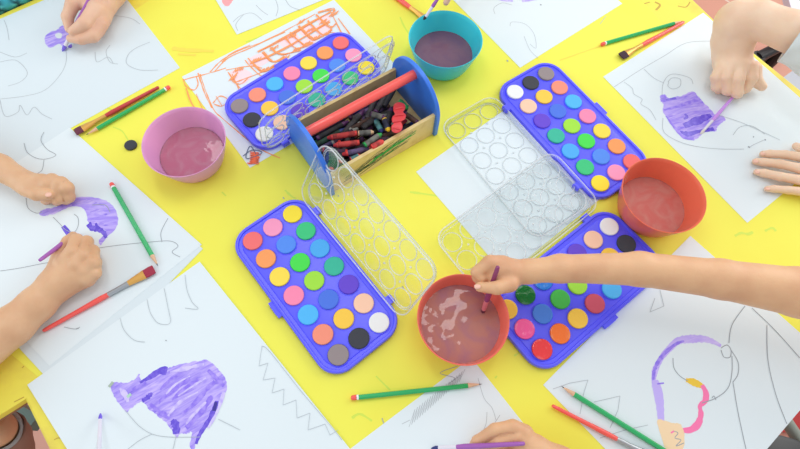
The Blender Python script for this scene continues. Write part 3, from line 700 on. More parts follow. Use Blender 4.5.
for layer in range(3):
    for row in range(10):
        for half in range(2):
            b = 15 + row * 9.9; z = 8.8 + layer * 9.2
            L_ = random.uniform(58, 74); a0 = (10 if half == 0 else 90) + random.uniform(0, 78 - L_ + 2)
            dy = random.uniform(-.3, .3)
            w = random.choice(['black', 'charcoal', 'navy', 'plum', 'brown', 'forest', 'black', 'charcoal', 'violet']); t = random.choice(['black', 'plum', 'navy', 'brown', 'forest', 'charcoal'])
            if layer == 2 and random.random() < .15: t = random.choice(['red', 'green', 'grey'])
            A = bx(a0, b, z); B = bx(a0 + L_, b + dy, z)
            if random.random() < .5: A, B = B, A
            where = ('handle end' if half else 'near end')
            crayon(A, B, w, t, 'dark grubby %s crayon lying lengthwise in the %s of the caddy' % (w, 'right half' if half else 'left half'))
for k in range(16):
    a0 = 14 + 8.6 * k; b = 20 + (k * 37) % 72; an = random.uniform(-.9, .9); L_ = random.uniform(40, 62)
    a1 = min(max(a0 + L_ * math.cos(an), 14), bl - 14); b1 = min(max(b + L_ * math.sin(an), 16), 104)
    A = bx(a0, b, 36.5); B = bx(a1, b1, 36.5 + random.uniform(0, 2))
    if (B - A).length < .03: continue
    crayon(A, B, random.choice(['black', 'charcoal', 'navy', 'plum', 'brown']), random.choice(['black', 'plum', 'charcoal', 'red', 'grey']), 'dark grimy crayon lying askew on top of the heap in the caddy')
def crpx(x0, y0, x1, y1, hh, wrap, tip, label, hb=None):
    f = 4.99; hh += 6.2; hb = hb; crayon(at(x0 / f + 325, y0 / f + 90, hh), at(x1 / f + 325, y1 / f + 90, hb or hh), wrap, tip, label)
crpx(160, 215, 10, 240, 36.5, 'red', 'red', 'red crayon with grimy wrapper pointing left under the handle')
crpx(165, 216, 244, 211, 37, 'grey', 'cream', 'short grey wrapped crayon with a cream tip')
crpx(172, 262, 40, 277, 37, 'red', 'red', 'second red crayon, just below the first near the box side')
crpx(232, 290, 85, 322, 37, 'violet', 'red', 'dusty violet wrapped crayon along the front board with red end')
crpx(196, 276, 283, 218, 46.2, 'grey', 'green', 'grey wrapped crayon with a bright green end')
crpx(296, 145, 318, 205, 46.5, 'navy', 'yellow', 'dark crayon with a round yellow end beside the red toy')
crpx(252, 150, 285, 212, 37.2, 'teal', 'navy', 'blue grey crayon lying crosswise in the middle')
crpx(185, 190, 265, 132, 37, 'charcoal', 'black', 'charcoal crayon slanting up beside the handle')
crpx(230, 118, 300, 140, 46.5, 'grey', 'plum', 'pale grey crayon stub with plum end behind the yellow one')
crpx(400, 120, 468, 168, 37, 'brown', 'plum', 'brown crayon in the right corner of the caddy')
crpx(372, 55, 412, 95, 37.5, 'green', 'green', 'green crayon behind the red toy at the right end panel')
crpx(232, 286, 292, 254, 46.3, 'red', 'red', 'small red crayon stub near the front board')
crpx(128, 350, 178, 326, 37, 'teal', 'red', 'teal wrapped crayon stub near the left end panel')
# red toy
def toy():
    mb = MB(); f = 4.99
    S = spline([(345, 70), (372, 60), (398, 72), (400, 95), (390, 108), (404, 125), (398, 148), (380, 158), (388, 180), (378, 205), (355, 215), (334, 205), (330, 182), (342, 168), (332, 150), (338, 130), (350, 122), (340, 100)], 4, True)
    lo_, hi = 56.5, 63
    V = []; n = len(S); c = np.mean(np.array(S), axis=0)
    for inset, h in ((.9, lo_), (1, lo_ + 1.5), (1, hi - 1.5), (.88, hi)):
        V += [at((c[0] + (p[0] - c[0]) * inset) / f + 325, (c[1] + (p[1] - c[1]) * inset) / f + 90, h) for p in S]
    F = [(j * n + k, j * n + (k + 1) % n, (j + 1) * n + (k + 1) % n, (j + 1) * n + k) for j in range(3) for k in range(n)] + [tuple(range(n)), tuple(range(4 * n - 1, 3 * n - 1, -1))]
    mb.add(V, F)
    for a_, b_ in (((352, 96), (392, 86)), ((346, 128), (396, 122)), ((336, 160), (384, 152)), ((340, 190), (376, 196))):
        A = at(a_[0] / f + 325, a_[1] / f + 90, hi); B = at(b_[0] / f + 325, b_[1] / f + 90, hi); mb.tube([A, (A + B) / 2 + Vector((0, 0, .001)), B], .0016, 8)
    o = mb.build('toy_clip', [mat('red_toy_plastic', (226, 66, 72), .35)], auto=45, origin=at(366 / f + 325, 135 / f + 90, lo_))
    tag(o, 'knobbly red plastic toy piece lying on the crayons', 'toy')
toy()

# ---------------------------------------------------------------- PENCILS AND BRUSHES
def to_local(a, b):
    q = (b - a).to_track_quat('Z', 'Y'); return q
def pencil(tip, end, label, z=.9, dark_mark=True):
    """tip, end in pixels; lies on the table"""
    r = .0033; a = at(*end, z + 3.3); b = at(*tip, z + 3.3); Ln = (b - a).length
    root = empty('pencil', a); q = to_local(a, b); root.rotation_euler = q.to_euler(); tag(root, label, 'pencil', 'green pencils')
    mb = MB(); mb.revolve((0, 0, .010), (0, 0, Ln - .019), [(0, r), (1, r)], 6); 
    for k in range(5):
        c = Vector((0, 0, .03 + k * .009)); 
        mb.box(c + Vector((r * .88 * math.cos(math.radians(30 + 60 * 1)), r * .88 * math.sin(math.radians(90)), 0)), (.0012, .0003, .004), mi=1) if False else None
    mb.build('barrel', [M_green_p], root, local=True)
    mb = MB(); mb.revolve((0, 0, Ln - .019), (0, 0, Ln - .004), [(0, r * .97), (1, r * .28)], 12); mb.build('sharpened_cone', [M_pcwood], root, local=True, auto=50)
    mb = MB(); mb.revolve((0, 0, Ln - .004), (0, 0, Ln), [(0, r * .28), (1, r * .05)], 8); mb.build('lead', [M_lead], root, local=True)
    mb = MB(); mb.revolve((0, 0, .007), (0, 0, .010), [(0, r * 1.02), (1, r * 1.02)], 12); mb.build('white_band', [M_white], root, local=True)
    mb = MB(); mb.revolve((0, 0, 0), (0, 0, .0075), [(0, r * .5), (.1, r * .85), (.3, r * 1.02), (1, r * 1.02)], 12); mb.build('dipped_end', [M_red], root, local=True, auto=50)
    return root
pencil((158, 266), (111, 183), 'green pencil pointing down on the left child\'s drawing paper', 1.5)
pencil((482, 384), (351, 398), 'green pencil lying almost level below the red bowl', .95)
pencil((683, 21), (601, 44.5), 'green pencil at the upper right above the red brush', .5)
pencil((86, 135), (170, 86.5), 'green pencil beside the red brush above the pink bowl', 1.5)
pencil((561, 386), (676, 458), 'green pencil at the lower right pointing up left, over the red brush', 1.2)

def brush(tip, end, label, hm, fm, bm_,  flat=True, rh=3.6, bl=.012, fl=.026, thin=1.0, grp=None, name='paintbrush', wid=1.0, crimp=False):
    """tip/end = (px,py,h)"""
    b = at(*tip); a = at(*end); Ln = (b - a).length
    root = empty(name, a); root.rotation_euler = (b - a).to_track_quat('Z', 'Y').to_euler(); tag(root, label, 'paintbrush', grp)
    # the local axis that lies in the table plane
    ax = (b - a).normalized(); side_w = ax.cross(Vector((0, 0, 1))); side = (root.rotation_euler.to_matrix().inverted() @ side_w)
    r = rh * MM; w = r * (1.75 if flat else .75) * wid; fe = .42 if flat else 1
    hE = Ln - bl - fl
    mb = MB(); mb.revolve((0, 0, 0), (0, 0, hE), [(0, r * .35), (.012, r * .62), (.1, r * .72), (.55, r * .85), (.85, r), (1, r * .8)], 16); mb.build('handle', [hm], root, local=True, auto=50)
    # ferrule: round to flat
    V = []; F = []; n = 20; u = side.normalized(); v = Vector((0, 0, 1)).cross(u)
    rings = [(hE - .002, r * .82, r * .82), (hE + fl * .35, r * .84, r * .8), (hE + fl * .5, r * 1.0 if flat else r * .8, r * .75), (hE + fl, w, w * fe)]
    def sk(rings):
        V = []; F = []
        for z, p, q in rings: V += [Vector((0, 0, z)) + u * math.cos(k * math.tau / n) * p + v * math.sin(k * math.tau / n) * q for k in range(n)]
        for j in range(len(rings) - 1):
            for k in range(n): F.append((j * n + k, j * n + (k + 1) % n, (j + 1) * n + (k + 1) % n, (j + 1) * n + k))
        F.append(tuple(range(n))); F.append(tuple(range(len(rings) * n - 1, (len(rings) - 1) * n - 1, -1))); return V, F
    mb = MB(); mb.add(*sk(rings)); mb.build('ferrule', [fm], root, local=True, auto=50)
    if crimp:
        mb = MB(); mb.add(*sk([(hE - .003, r * .86, r * .86), (hE + fl * .38, r * .9, r * .86), (hE + fl * .52, r * 1.06, r * .8)])); mb.build('crimp_band', [M_silver], root, local=True, auto=50)
    if flat: rg = [(hE + fl - .001, w * .95, w * fe * .9), (hE + fl + bl * .6, w * 1.02, w * fe * .75), (Ln, w * .95, w * fe * .35)]
    else: rg = [(hE + fl - .001, w * .95, w * .95), (hE + fl + bl * .4, w * 1.1, w * 1.1), (hE + fl + bl * .8, w * .6, w * .6), (Ln, w * .08, w * .08)]
    mb = MB(); mb.add(*sk(rg)); mb.build('bristles', [bm_], root, local=True, auto=50)
    return root
G = 'red flat brushes'
M_steel = M_silver
b1 = brush((75, 132.5, 5.5), (159, 87, 5.5), 'red flat brush with amber ferrule beside the green pencil, above pink bowl', mat('dark_red_handle', (196, 62, 62), .3), M_gold, M_brist, grp=G, rh=3.9, fl=.038)
b2 = brush((154, 269, 5.2), (43, 331, 5.2), 'red flat brush with gold and grey ferrule on the left drawing paper', M_red, M_gold, mat('crimson_bristles', (166, 50, 74), .8, bump=(400, .8)), grp=G, rh=3.9, fl=.05, bl=.014, wid=1.05, crimp=True)
b3 = brush((621, 56.5, 5), (684, 22, 4.5), 'red flat brush with dark bristles below the upper right pencil', M_red, M_gold, M_bristdark, grp=G, rh=4, fl=.036, wid=1.1)
b4 = brush((662, 462, 5), (552, 405.5, 5), 'red handled brush with silver ferrule at the lower right, beside the pencil', M_red, M_silver, M_bristdark, grp=G, rh=3.5, fl=.046)
b5 = brush((430, 22, 5), (366, -25, 5), 'red flat brush at the top edge left of the teal bowl', M_red, M_gold, M_bristdark, grp=G, rh=4.6, fl=.034)
# ferrule band of grey on brush two
GP = 'purple round brushes'
brush((62.5, 51, 2), (98.5, -18, 62), 'purple round brush held by the top left hand', M_purpleh, M_whitefer, M_violet_dark, False, 3.9, .010, .018, grp=GP)
brush((77, 233, 4), (39.5, 260.5, 62), 'purple brush held by the left child\'s lower hand, handle end pointing left', M_purpleh, M_whitefer, M_violet_dark, False, 3.4, .010, .02, grp=GP)
brush((482.5, 313, 26), (498, 266.5, 113), 'purple brush stirring the red bowl, gripped by the outstretched hand', mat('plum_handle', (142, 62, 110), .25), mat('pinkish_ferrule', (214, 120, 130), .3), M_brist, False, 4.0, .008, .018, grp=GP)
brush((700, 134.5, 1.5), (741, 88, 12), 'purple brush in the upper right hand, white tip on the purple patch', mat('lilac_handle', (206, 150, 236), .25), M_whitefer, mat('pale_bristles', (220, 214, 205), .8), False, 3.0, .012, .022, grp=GP)
brush((431, 448.5, 3), (525, 443.5, 50), 'purple brush with blue tip held by the bottom centre hand', M_purpleh, M_whitefer, mat('navy_bristles', (46, 54, 120), .6), False, 3.6, .010, .022, grp=GP)
brush((423.5, 20, 56), (441, -6, 84), 'purple brush with dark tip over the rim of the teal bowl', M_purpleh, M_whitefer, mat('black_bristles', (40, 34, 40), .6), False, 3.2, .006, .018, grp=GP)
brush((100.5, 413, 3), (98, 475, 60), 'thin brush with violet tip and white ferrule at the lower left edge', mat('white_handle', (220, 220, 232), .3), M_whitefer, M_violet_dark, False, 2.8, .012, .03, grp=GP)

# ---------------------------------------------------------------- PEOPLE: one implicit surface per body
def seg_d(P, a, b, ra, rb):
    ab = b - a; L2 = float(ab @ ab) + 1e-12
    t = np.clip(((P - a) @ ab) / L2, 0, 1); q = P - a - t[..., None] * ab
    return np.sqrt((q * q).sum(-1)) - (ra + (rb - ra) * t)
def smin(a, b, k):
    h = np.clip(.5 + .5 * (b - a) / k, 0, 1); return b * (1 - h) + a * h - k * h * (1 - h)
def pw(p):
    """(px,py,h_mm,r_px) -> world mm vector, radius mm"""
    w = at(p[0], p[1], p[2]); return np.array(w) * 1000, p[3] * mpp(p[0], p[1], p[2]) * 1000
def nets(D, org, h):
    s = D < 0; nx, ny, nz = D.shape
    acc = np.zeros((nx - 1, ny - 1, nz - 1, 3), np.float32); cnt = np.zeros((nx - 1, ny - 1, nz - 1), np.float32)
    for ax in range(3):
        sl0 = [slice(None)] * 3; sl1 = [slice(None)] * 3; sl0[ax] = slice(0, -1); sl1[ax] = slice(1, None)
        a = D[tuple(sl0)]; b = D[tuple(sl1)]; cr = (a < 0) != (b < 0)
        t = np.where(cr, a / np.where(cr, a - b, 1), 0)
        o1, o2 = [q for q in range(3) if q != ax]
        for d1 in (0, 1):
            for d2 in (0, 1):
                sl = [slice(None)] * 3
                sl[o1] = slice(d1, D.shape[o1] - 1 + d1); sl[o2] = slice(d2, D.shape[o2] - 1 + d2)
                c = cr[tuple(sl)]; tt = t[tuple(sl)]
                acc[..., ax] += np.where(c, tt, 0); acc[..., o1] += np.where(c, d1, 0); acc[..., o2] += np.where(c, d2, 0); cnt += c
    act = cnt > 0; idx = -np.ones(act.shape, np.int64); idx[act] = np.arange(act.sum())
    cell = np.argwhere(act); V = (cell + acc[act] / cnt[act][:, None]) * h + org
    F = []
    for ax in range(3):
        o1, o2 = (ax + 1) % 3, (ax + 2) % 3
        sl0 = [slice(None)] * 3; sl1 = [slice(None)] * 3; sl0[ax] = slice(0, -1); sl1[ax] = slice(1, None)
        A = s[tuple(sl0)]; B = s[tuple(sl1)]; cr = np.argwhere(A != B)
        cr = cr[(cr[:, o1] > 0) & (cr[:, o2] > 0) & (cr[:, o1] < D.shape[o1] - 1) & (cr[:, o2] < D.shape[o2] - 1)]
        e1 = np.zeros(3, int); e1[o1] = 1; e2 = np.zeros(3, int); e2[o2] = 1
        q = [idx[tuple((cr - e1 * i - e2 * j).T)] for i, j in ((0, 0), (1, 0), (1, 1), (0, 1))]
        q = np.stack(q, 1); fl = A[tuple(cr.T)]
        q[~fl] = q[~fl][:, ::-1]; F.append(q)
    return V, np.concatenate(F)
def body_parts(palm, fingers, creases=(), res=1.25, kp=7, kf=4.0, kk=1.0):
    """palm: chains of (px,py,h,r_px) blended softly; fingers: chains that stay apart from each other"""
    prim = []; pts = []
    def segs(ch):
        w = [pw(p) for p in ch]; pts.extend(w); return [(w[i][0], w[i + 1][0], w[i][1], w[i + 1][1]) for i in range(len(w) - 1)]
    Pm = [segs(c) for c in palm]; Fg = [segs(c) for c in fingers]
    lo = np.min([p - r for p, r in pts], 0) - 4; hi = np.max([p + r for p, r in pts], 0) + 4
    n = np.ceil((hi - lo) / res).astype(int) + 1
    g = np.stack(np.meshgrid(*[lo[i] + np.arange(n[i]) * res for i in range(3)], indexing='ij'), -1).astype(np.float32)
    D = np.full(g.shape[:3], 60.0, np.float32)
    def box_of(sg, pad):
        l = np.min([np.minimum(a - ra, b - rb) for a, b, ra, rb in sg], 0) - pad; u = np.max([np.maximum(a + ra, b + rb) for a, b, ra, rb in sg], 0) + pad
        i0 = np.maximum(0, np.floor((l - lo) / res).astype(int)); i1 = np.minimum(n, np.ceil((u - lo) / res).astype(int) + 1)
        return tuple(slice(int(i0[k]), int(i1[k])) for k in range(3))
    for ch in Pm:
        for sg in ch:
            b = box_of([sg], 14); D[b] = smin(D[b], seg_d(g[b], *[np.float32(x) for x in sg]), kp)
    E = np.full(g.shape[:3], 60.0, np.float32)
    for ch in Fg:
        b = box_of(ch, 10); d = None
        for sg in ch:
            q = seg_d(g[b], *[np.float32(x) for x in sg]); d = q if d is None else smin(d, q, 2.5)
        E[b] = smin(E[b], d, kk)
    D = smin(D, E, kf)
    for a, b_, r in creases:
        A, ra = pw((*a, r)); B, rb = pw((*b_, r)); b = box_of([(A, B, ra, rb)], 4)
        q = seg_d(g[b], A.astype(np.float32), B.astype(np.float32), ra, rb); D[b] = -smin(-D[b], q, 1.2)
    D[0] = D[-1] = 1; D[:, 0] = D[:, -1] = 1; D[:, :, 0] = D[:, :, -1] = 1
    V, Fc_ = nets(D, lo, res)
    return V / 1000, Fc_
def skin(name, c1, c2):
    m = mat(name, c1, .5, noise=(24, c2, .4, .7), bump=(500, .12), sss=.12); return m
SK = skin('tan_skin', (220, 176, 138), (208, 158, 120)); SKL = skin('overexposed_skin', (240, 208, 180), (234, 196, 166)); SKM = skin('warm_skin', (226, 178, 136), (214, 160, 122))  # SKL: overexposure of the upper right child painted in as paler skin
SKT = skin('rosy_skin', (228, 186, 158), (218, 170, 142))
M_nail = mat('fingernail', (240, 190, 170), .3)
def person(label, parts, sk, nails=()):
    allV = []; allF = []; off = 0
    for p in parts:
        V, F = p; allV.append(V); allF.append(F + off); off += len(V)
    V = np.concatenate(allV); F = np.concatenate(allF)
    c = V.mean(0); root = tag(empty('person', (float(c[0]), float(c[1]), float(V[:, 2].min()))), label, 'person')
    me = bpy.data.meshes.new('body'); inv = V - np.array(root.location)
    me.from_pydata(inv.tolist(), [], F.tolist()); me.materials.append(sk)
    bm = bmesh.new(); bm.from_mesh(me)
    for _ in range(2): bmesh.ops.smooth_vert(bm, verts=bm.verts, factor=.5, use_axis_x=True, use_axis_y=True, use_axis_z=True)
    bmesh.ops.recalc_face_normals(bm, faces=bm.faces)
    bm.to_mesh(me); bm.free(); me.polygons.foreach_set('use_smooth', [True] * len(me.polygons)); me.update()
    o = bpy.data.objects.new('body', me); link(o, root)
    for (px, py, h, dx, dy, ln, wd) in nails:
        # small curved plate at (px,py,h) pointing along (dx,dy) in pixels
        A = at(px, py, h); t = (at(px + dx, py + dy, h) - A); t.z = 0; t.normalize(); s = Vector((-t.y, t.x, 0)); VV = []; FF = []
        for i in range(7):
            for j in range(7):
                u = -1 + 2 * i / 6; v = -1 + 2 * j / 6; rr = math.sqrt(max(0, 1 - (abs(u) ** 3) * .8))
                VV.append(A + t * (u * ln * .5 * MM) + s * (v * wd * .5 * MM * rr) + Vector((0, 0, (-(v * rr) ** 2 * wd * .16 - u * u * .4) * MM)))
        for i in range(6):
            for j in range(6): FF.append((i * 7 + j, i * 7 + j + 1, i * 7 + j + 8, i * 7 + j + 7))
        mb = MB(); mb.add(VV, FF); nl = mb.build('fingernail', [M_nail], root, smooth=True); sd = nl.modifiers.new('t', 'SOLIDIFY'); sd.thickness = .0005
    return root

# top left hand
h1 = body_parts(
    palm=[[(150, -95, 60, 19), (128, -48, 40, 16), (110, -10, 30, 14.5), (97, 8, 27, 12)], [(110, -10, 30, 14), (99, 18, 24, 10), (96, 30, 20, 8)], [(108, -8, 32, 13), (86, 3, 32, 8)]],
    fingers=[[(88, -3, 36, 8), (73, 4, 38, 6.8), (67.5, 17, 28, 5.6), (69.5, 29, 17, 4.4)],
             [(97, 10, 36, 9), (85, 24, 38, 7), (73, 31.5, 32, 4.8)],
             [(101, 24, 26, 7), (93, 36, 24, 6.3), (81, 39.5, 22, 5), (70.5, 38.5, 21, 4)]])
P1 = person('person at the top left whose hand paints with a purple brush', [h1], SKT, [(68.8, 27.5, 19, -.2, 1, 8, 6)])

# left child: both hands
h2 = body_parts(
    palm=[[(-110, 118, 60, 20), (-50, 146, 40, 16), (0, 167.5, 26, 12.6), (27, 183.5, 22, 11.2), (42, 187, 22, 12)], [(40, 186, 22, 11), (60, 189, 20, 11)]],
    fingers=[[(42, 181, 30, 7), (47.5, 184, 32, 6.6), (48.5, 197, 20, 6), (46, 200, 8, 5)], [(52, 180, 30, 7), (58.5, 184, 30, 6.6), (59, 198, 19, 6), (57, 201, 8, 5)],
             [(61, 183, 28, 7), (67, 188, 27, 6.5), (69, 197, 17, 5.6), (66, 200, 8, 5)], [(27, 189, 26, 8), (37, 194, 30, 6.8), (48.5, 194.5, 33, 5.2)]],
    creases=[((53.3, 180, 37), (53.8, 203, 20), .6), ((63.5, 182, 35), (64, 202, 18), .6)])
h3 = body_parts(
    palm=[[(-110, 425, 50, 27), (-40, 368, 36, 23), (12, 326, 28, 19.5), (37, 304, 26, 17), (54, 287, 25, 15.5), (66, 275, 25, 15)], [(56, 284, 25, 15), (80, 268, 26, 13)], [(58, 286, 22, 14), (84, 276, 22, 12)], [(54, 280, 25, 11), (62, 258, 26, 9)]],
    fingers=[[(66, 262, 34, 10), (73, 252, 38, 7.6), (76.5, 240, 28, 6.4), (76, 239, 12, 5)], [(78, 264, 34, 10), (83.5, 256, 37, 7.6), (86.5, 242, 27, 6.4), (86, 242, 12, 5)],
             [(86, 270, 30, 9), (92.5, 263, 33, 7.2), (93, 251, 24, 6), (92, 250, 12, 5)], [(86, 278, 24, 9), (94, 273, 26, 6.8), (95.5, 262, 20, 5.6), (94, 259, 10, 5)],
             [(56, 272, 26, 8), (60, 254, 26, 6.6), (68, 241, 22, 5.4), (73, 236, 12, 4.6)]],
    creases=[((80, 238, 38), (77, 252, 42), .7), ((91, 240, 33), (86, 254, 40), .6)])
P2 = person('child at the left with one fist on the paper and one hand painting', [h2, h3], SK, [(48, 194.3, 41, 1, .1, 8.5, 7)])

# outstretched arm with the stirring hand
h4 = body_parts(
    palm=[[(960, 330, 110, 34), (880, 308, 106, 29), (800, 292.5, 100, 25), (720, 279, 95, 19.6), (640, 269, 90, 17), (560, 268.5, 84, 13.8), (528, 271.5, 82, 11.8), (508, 272, 82, 13), (497, 272, 80, 13)], [(510, 280, 78, 10), (496, 284, 76, 9)]],
    fingers=[[(502, 264, 86, 9), (490, 263.5, 90, 8.4), (476.5, 272, 84, 5.8), (482, 278.5, 82, 5.2)], [(494, 270, 74, 9), (478, 277, 68, 6), (487, 284, 66, 5.4)], [(496, 274, 66, 8), (481, 282, 60, 5.6), (490, 288, 58, 5)],
             [(510, 284, 88, 8.6), (497, 288, 93, 6.8), (480, 287, 88, 5.2)], [(500, 278, 62, 8), (488, 286, 54, 5.2), (496, 290, 52, 5)]],
    creases=[((471, 282, 92), (492, 280.5, 94), .8)], res=1.5)
P4 = person('person reaching in from the right, bare arm, hand stirring the red bowl', [h4], SKM, [(477.5, 286.4, 96, -1, .1, 8, 6.5)])

# upper right child: painting hand and flat hand
h5 = body_parts(
    palm=[[(880, 66, 120, 26), (830, 48, 115, 23), (791, 31, 110, 19), (757, 19.5, 95, 18), (737, 22, 80, 20)], [(737, 22, 80, 20), (733.5, 40, 52, 19.4), (732, 55, 34, 17), (732, 66, 30, 15.5)],
          [(728, 66, 28, 13), (725, 74, 26, 9)], [(738, 66, 28, 13), (744, 76, 24, 10)]],
    fingers=[[(722, 68, 32, 7.5), (716.5, 77, 29, 5.6), (716.5, 87, 17, 4.8), (719, 90, 8, 4.2)], [(729, 66, 37, 8), (726.5, 78, 33, 6), (727, 90, 20, 5.1), (729, 92, 9, 4.5)],
             [(739, 66, 39, 8.4), (737.5, 79, 35, 6.7), (737, 92, 21, 5.7), (738, 94, 9, 4.8)], [(749, 68, 36, 8), (750.5, 78, 31, 6.6), (746, 88, 18, 5), (744, 90, 10, 4.4)],
             [(752, 70, 26, 9), (755, 80, 20, 6.4), (762, 86.5, 15, 4.6)]],
    creases=[((721.3, 71, 42), (721.5, 81, 35), .8), ((721.5, 81, 35), (722, 91, 22), .8), ((732, 71, 48), (731.8, 82, 41), .8), ((731.8, 82, 41), (732, 93, 27), .8), ((744.3, 71, 48), (744, 82, 41), .8), ((744, 82, 41), (743, 91, 26), .8)], res=1.4)
h6 = body_parts(
    palm=[[(960, 205, 40, 18), (880, 188, 28, 14), (846, 180, 20, 13)], [(846, 176, 20, 11), (822, 166, 17, 8)], [(846, 180, 20, 11), (824, 178, 17, 8)], [(846, 184, 18, 10), (822, 190, 15, 7)]],
    fingers=[[(763, 153.8, 7, 3.2), (770, 153.8, 9, 3.9), (785, 154.5, 14, 4.2), (804, 157.5, 19, 4.8), (824, 163, 18, 6.5)], [(755.5, 161.4, 7, 3.2), (763, 162, 9, 4), (780, 164, 15, 4.3), (800, 168.5, 20, 4.9), (824, 173, 18, 6.5)],
             [(757, 172, 7, 3.3), (764, 173, 9, 4.1), (780, 176.5, 14, 4.4), (800, 180, 18, 4.9), (824, 182, 17, 6.5)], [(767.5, 188.8, 6, 3.1), (774, 188.8, 8, 3.7), (788, 190, 11, 4), (804, 191.8, 14, 4.6), (824, 192, 15, 6)],
             [(796, 146, 9, 3.6), (802, 149, 12, 4.6), (822, 160, 18, 6)]], res=1.1)
P3 = person('child at the upper right, painting hand and other hand flat on the paper', [h5, h6], SKL,
            [(763.3, 153.2, 12.6, -1, 0, 8, 6.5), (756, 160.9, 12.8, -1, -.1, 8.5, 6.8), (757.6, 171.5, 13, -1, -.1, 8.5, 6.8), (768, 188.3, 11.5, -1, 0, 7.5, 6)])
# loose grey-white sleeve
def tube_cloth(name, ch, m, parent, thick=1.5, fold=.06, n=40, open_=True):
    w = [pw(p) for p in ch]; rings = []
    S = spline([tuple(p) + (r,) for p, r in w], 6)
    V = []; F = []
    for sgn in (0, 1):
        for i, q in enumerate(S):
            a = np.array(S[max(0, i - 1)][:3]); b = np.array(S[min(len(S) - 1, i + 1)][:3]); t = Vector(b - a).normalized()
            u = t.cross(Vector((0, 0, 1))).normalized(); v = u.cross(t)
            for k in range(n):
                an = k * math.tau / n; rr = q[3] * (1 + fold * math.sin(3 * an + i * .5) + fold * .5 * math.sin(7 * an - i * .8)) - sgn * thick
                V.append((Vector(q[:3]) + u * math.cos(an) * rr + v * math.sin(an) * rr) * MM)
    N = len(S)
    for sgn in (0, 1):
        for i in range(N - 1):
            for k in range(n):
                o = sgn * N * n; F.append((o + i * n + k, o + i * n + (k + 1) % n, o + (i + 1) * n + (k + 1) % n, o + (i + 1) * n + k))
    for k in range(n):
        F.append((k, (k + 1) % n, N * n + (k + 1) % n, N * n + k)); o = (N - 1) * n
        F.append((o + k, o + (k + 1) % n, N * n + o + (k + 1) % n, N * n + o + k))
    mb = MB(); mb.add(V, F); return mb.build(name, [m], parent, smooth=True)
tube_cloth('sleeve', [(794, 38, 108, 26), (815, 46, 112, 27.5), (850, 60, 118, 30), (900, 82, 125, 34)], mat('grey_white_cotton', (214, 222, 222), .85, bump=(30, .3)), P3)

# bottom centre hand
h7 = body_parts(
    palm=[[(660, 520, 70, 20), (600, 480, 45, 17), (560, 462, 32, 14.5), (533, 449, 27, 14), (524, 444, 26, 13)], [(534, 452, 24, 13), (510, 455, 20, 10)]],
    fingers=[[(524, 434, 32, 10), (513, 427.5, 37, 7.8), (495, 430, 34, 6.6), (477, 441, 17, 5.4), (473, 446, 9, 4.6)], [(528, 443, 30, 10), (517, 437, 36, 7.6), (500, 441, 30, 6.4), (483, 450, 14, 5.2)],
             [(530, 452, 24, 10), (508, 455, 28, 7), (490, 462, 12, 5)], [(520, 458, 22, 8), (496, 452, 20, 6), (480, 449, 10, 4.8)]],
    creases=[((483, 443, 28), (500, 434.5, 40), .6), ((500, 434.5, 40), (514, 432.5, 43), .5)])
P5 = person('person at the bottom centre, only the hand with a purple brush in view', [h7], SKM)
# top centre fingertips
h8 = body_parts(
    palm=[[(520, -120, 130, 17), (480, -62, 105, 14), (465, -38, 92, 11)]],
    fingers=[[(462, -32, 95, 6), (452, -10, 92, 4.4), (446, 2.5, 78, 3)], [(458, -36, 90, 6), (444, -16, 88, 4.4), (437.5, -4, 76, 3.2)], [(470, -32, 84, 6), (462, -12, 76, 4.4), (452, -4, 66, 3.4)]])
P6 = person('person at the top centre, only fingertips near the teal bowl in view', [h8], SKT)

# teal patterned shirt of the person at the top left
def teal_mat():
    m = bpy.data.materials.new('teal_patterned_cotton'); m.use_nodes = True; nt = m.node_tree; N = nt.nodes; L = nt.links
    b = N['Principled BSDF']; b.inputs['Roughness'].default_value = .9
    tc = N.new('ShaderNodeTexCoord'); v = N.new('ShaderNodeTexVoronoi'); v.inputs['Scale'].default_value = 75; v.feature = 'DISTANCE_TO_EDGE'
    L.new(tc.outputs['Object'], v.inputs['Vector'])
    w = N.new('ShaderNodeTexWave'); w.inputs['Scale'].default_value = 14; w.inputs['Distortion'].default_value = 4; L.new(tc.outputs['Object'], w.inputs['Vector'])
    r = N.new('ShaderNodeValToRGB'); r.color_ramp.elements[0].position = .1; r.color_ramp.elements[0].color = (*lin((34, 84, 98)), 1); r.color_ramp.elements[1].position = .35; r.color_ramp.elements[1].color = (*lin((96, 200, 214)), 1)
    L.new(v.outputs['Distance'], r.inputs[0])
    x = N.new('ShaderNodeMix'); x.data_type = 'RGBA'; L.new(w.outputs['Fac'], x.inputs['Factor']); L.new(r.outputs[0], x.inputs['A']); x.inputs['B'].default_value = (*lin((70, 178, 196)), 1)
    L.new(x.outputs['Result'], b.inputs['Base Color']); return m
tube_cloth('shirt', [(-150, 42, 10, 26), (-80, 16, 10, 29), (-12, -11.5, 10, 31), (28, -28, 10, 30), (70, -46, 10, 26)], teal_mat(), P1, 3, .05)

# knee at the bottom left
k7 = body_parts(palm=[[(-3, 430, -88, 17.5), (-4, 436, -130, 20), (-30, 470, -190, 28)]], fingers=[[(-3, 430, -92, 15), (-4, 431, -92, 15)]], res=2.5)
P7 = person('person at the lower left corner, only a bare knee with grey hem', [k7], SKM)
M_hem = mat('grey_hem', (176, 180, 180), .8); M_brn = mat('taupe_cloth', (158, 124, 108), .85)
tube_cloth('trouser_hem', [(-3, 431, -84, 21), (-3, 432, -94, 21.8), (-3, 433, -104, 22)], M_hem, P7, 4, .015)
tube_cloth('trouser_leg', [(-2, 432, -96, 23), (1, 438, -120, 25.5), (2, 452, -170, 27), (-2, 480, -230, 30)], M_brn, P7, 3, .03)

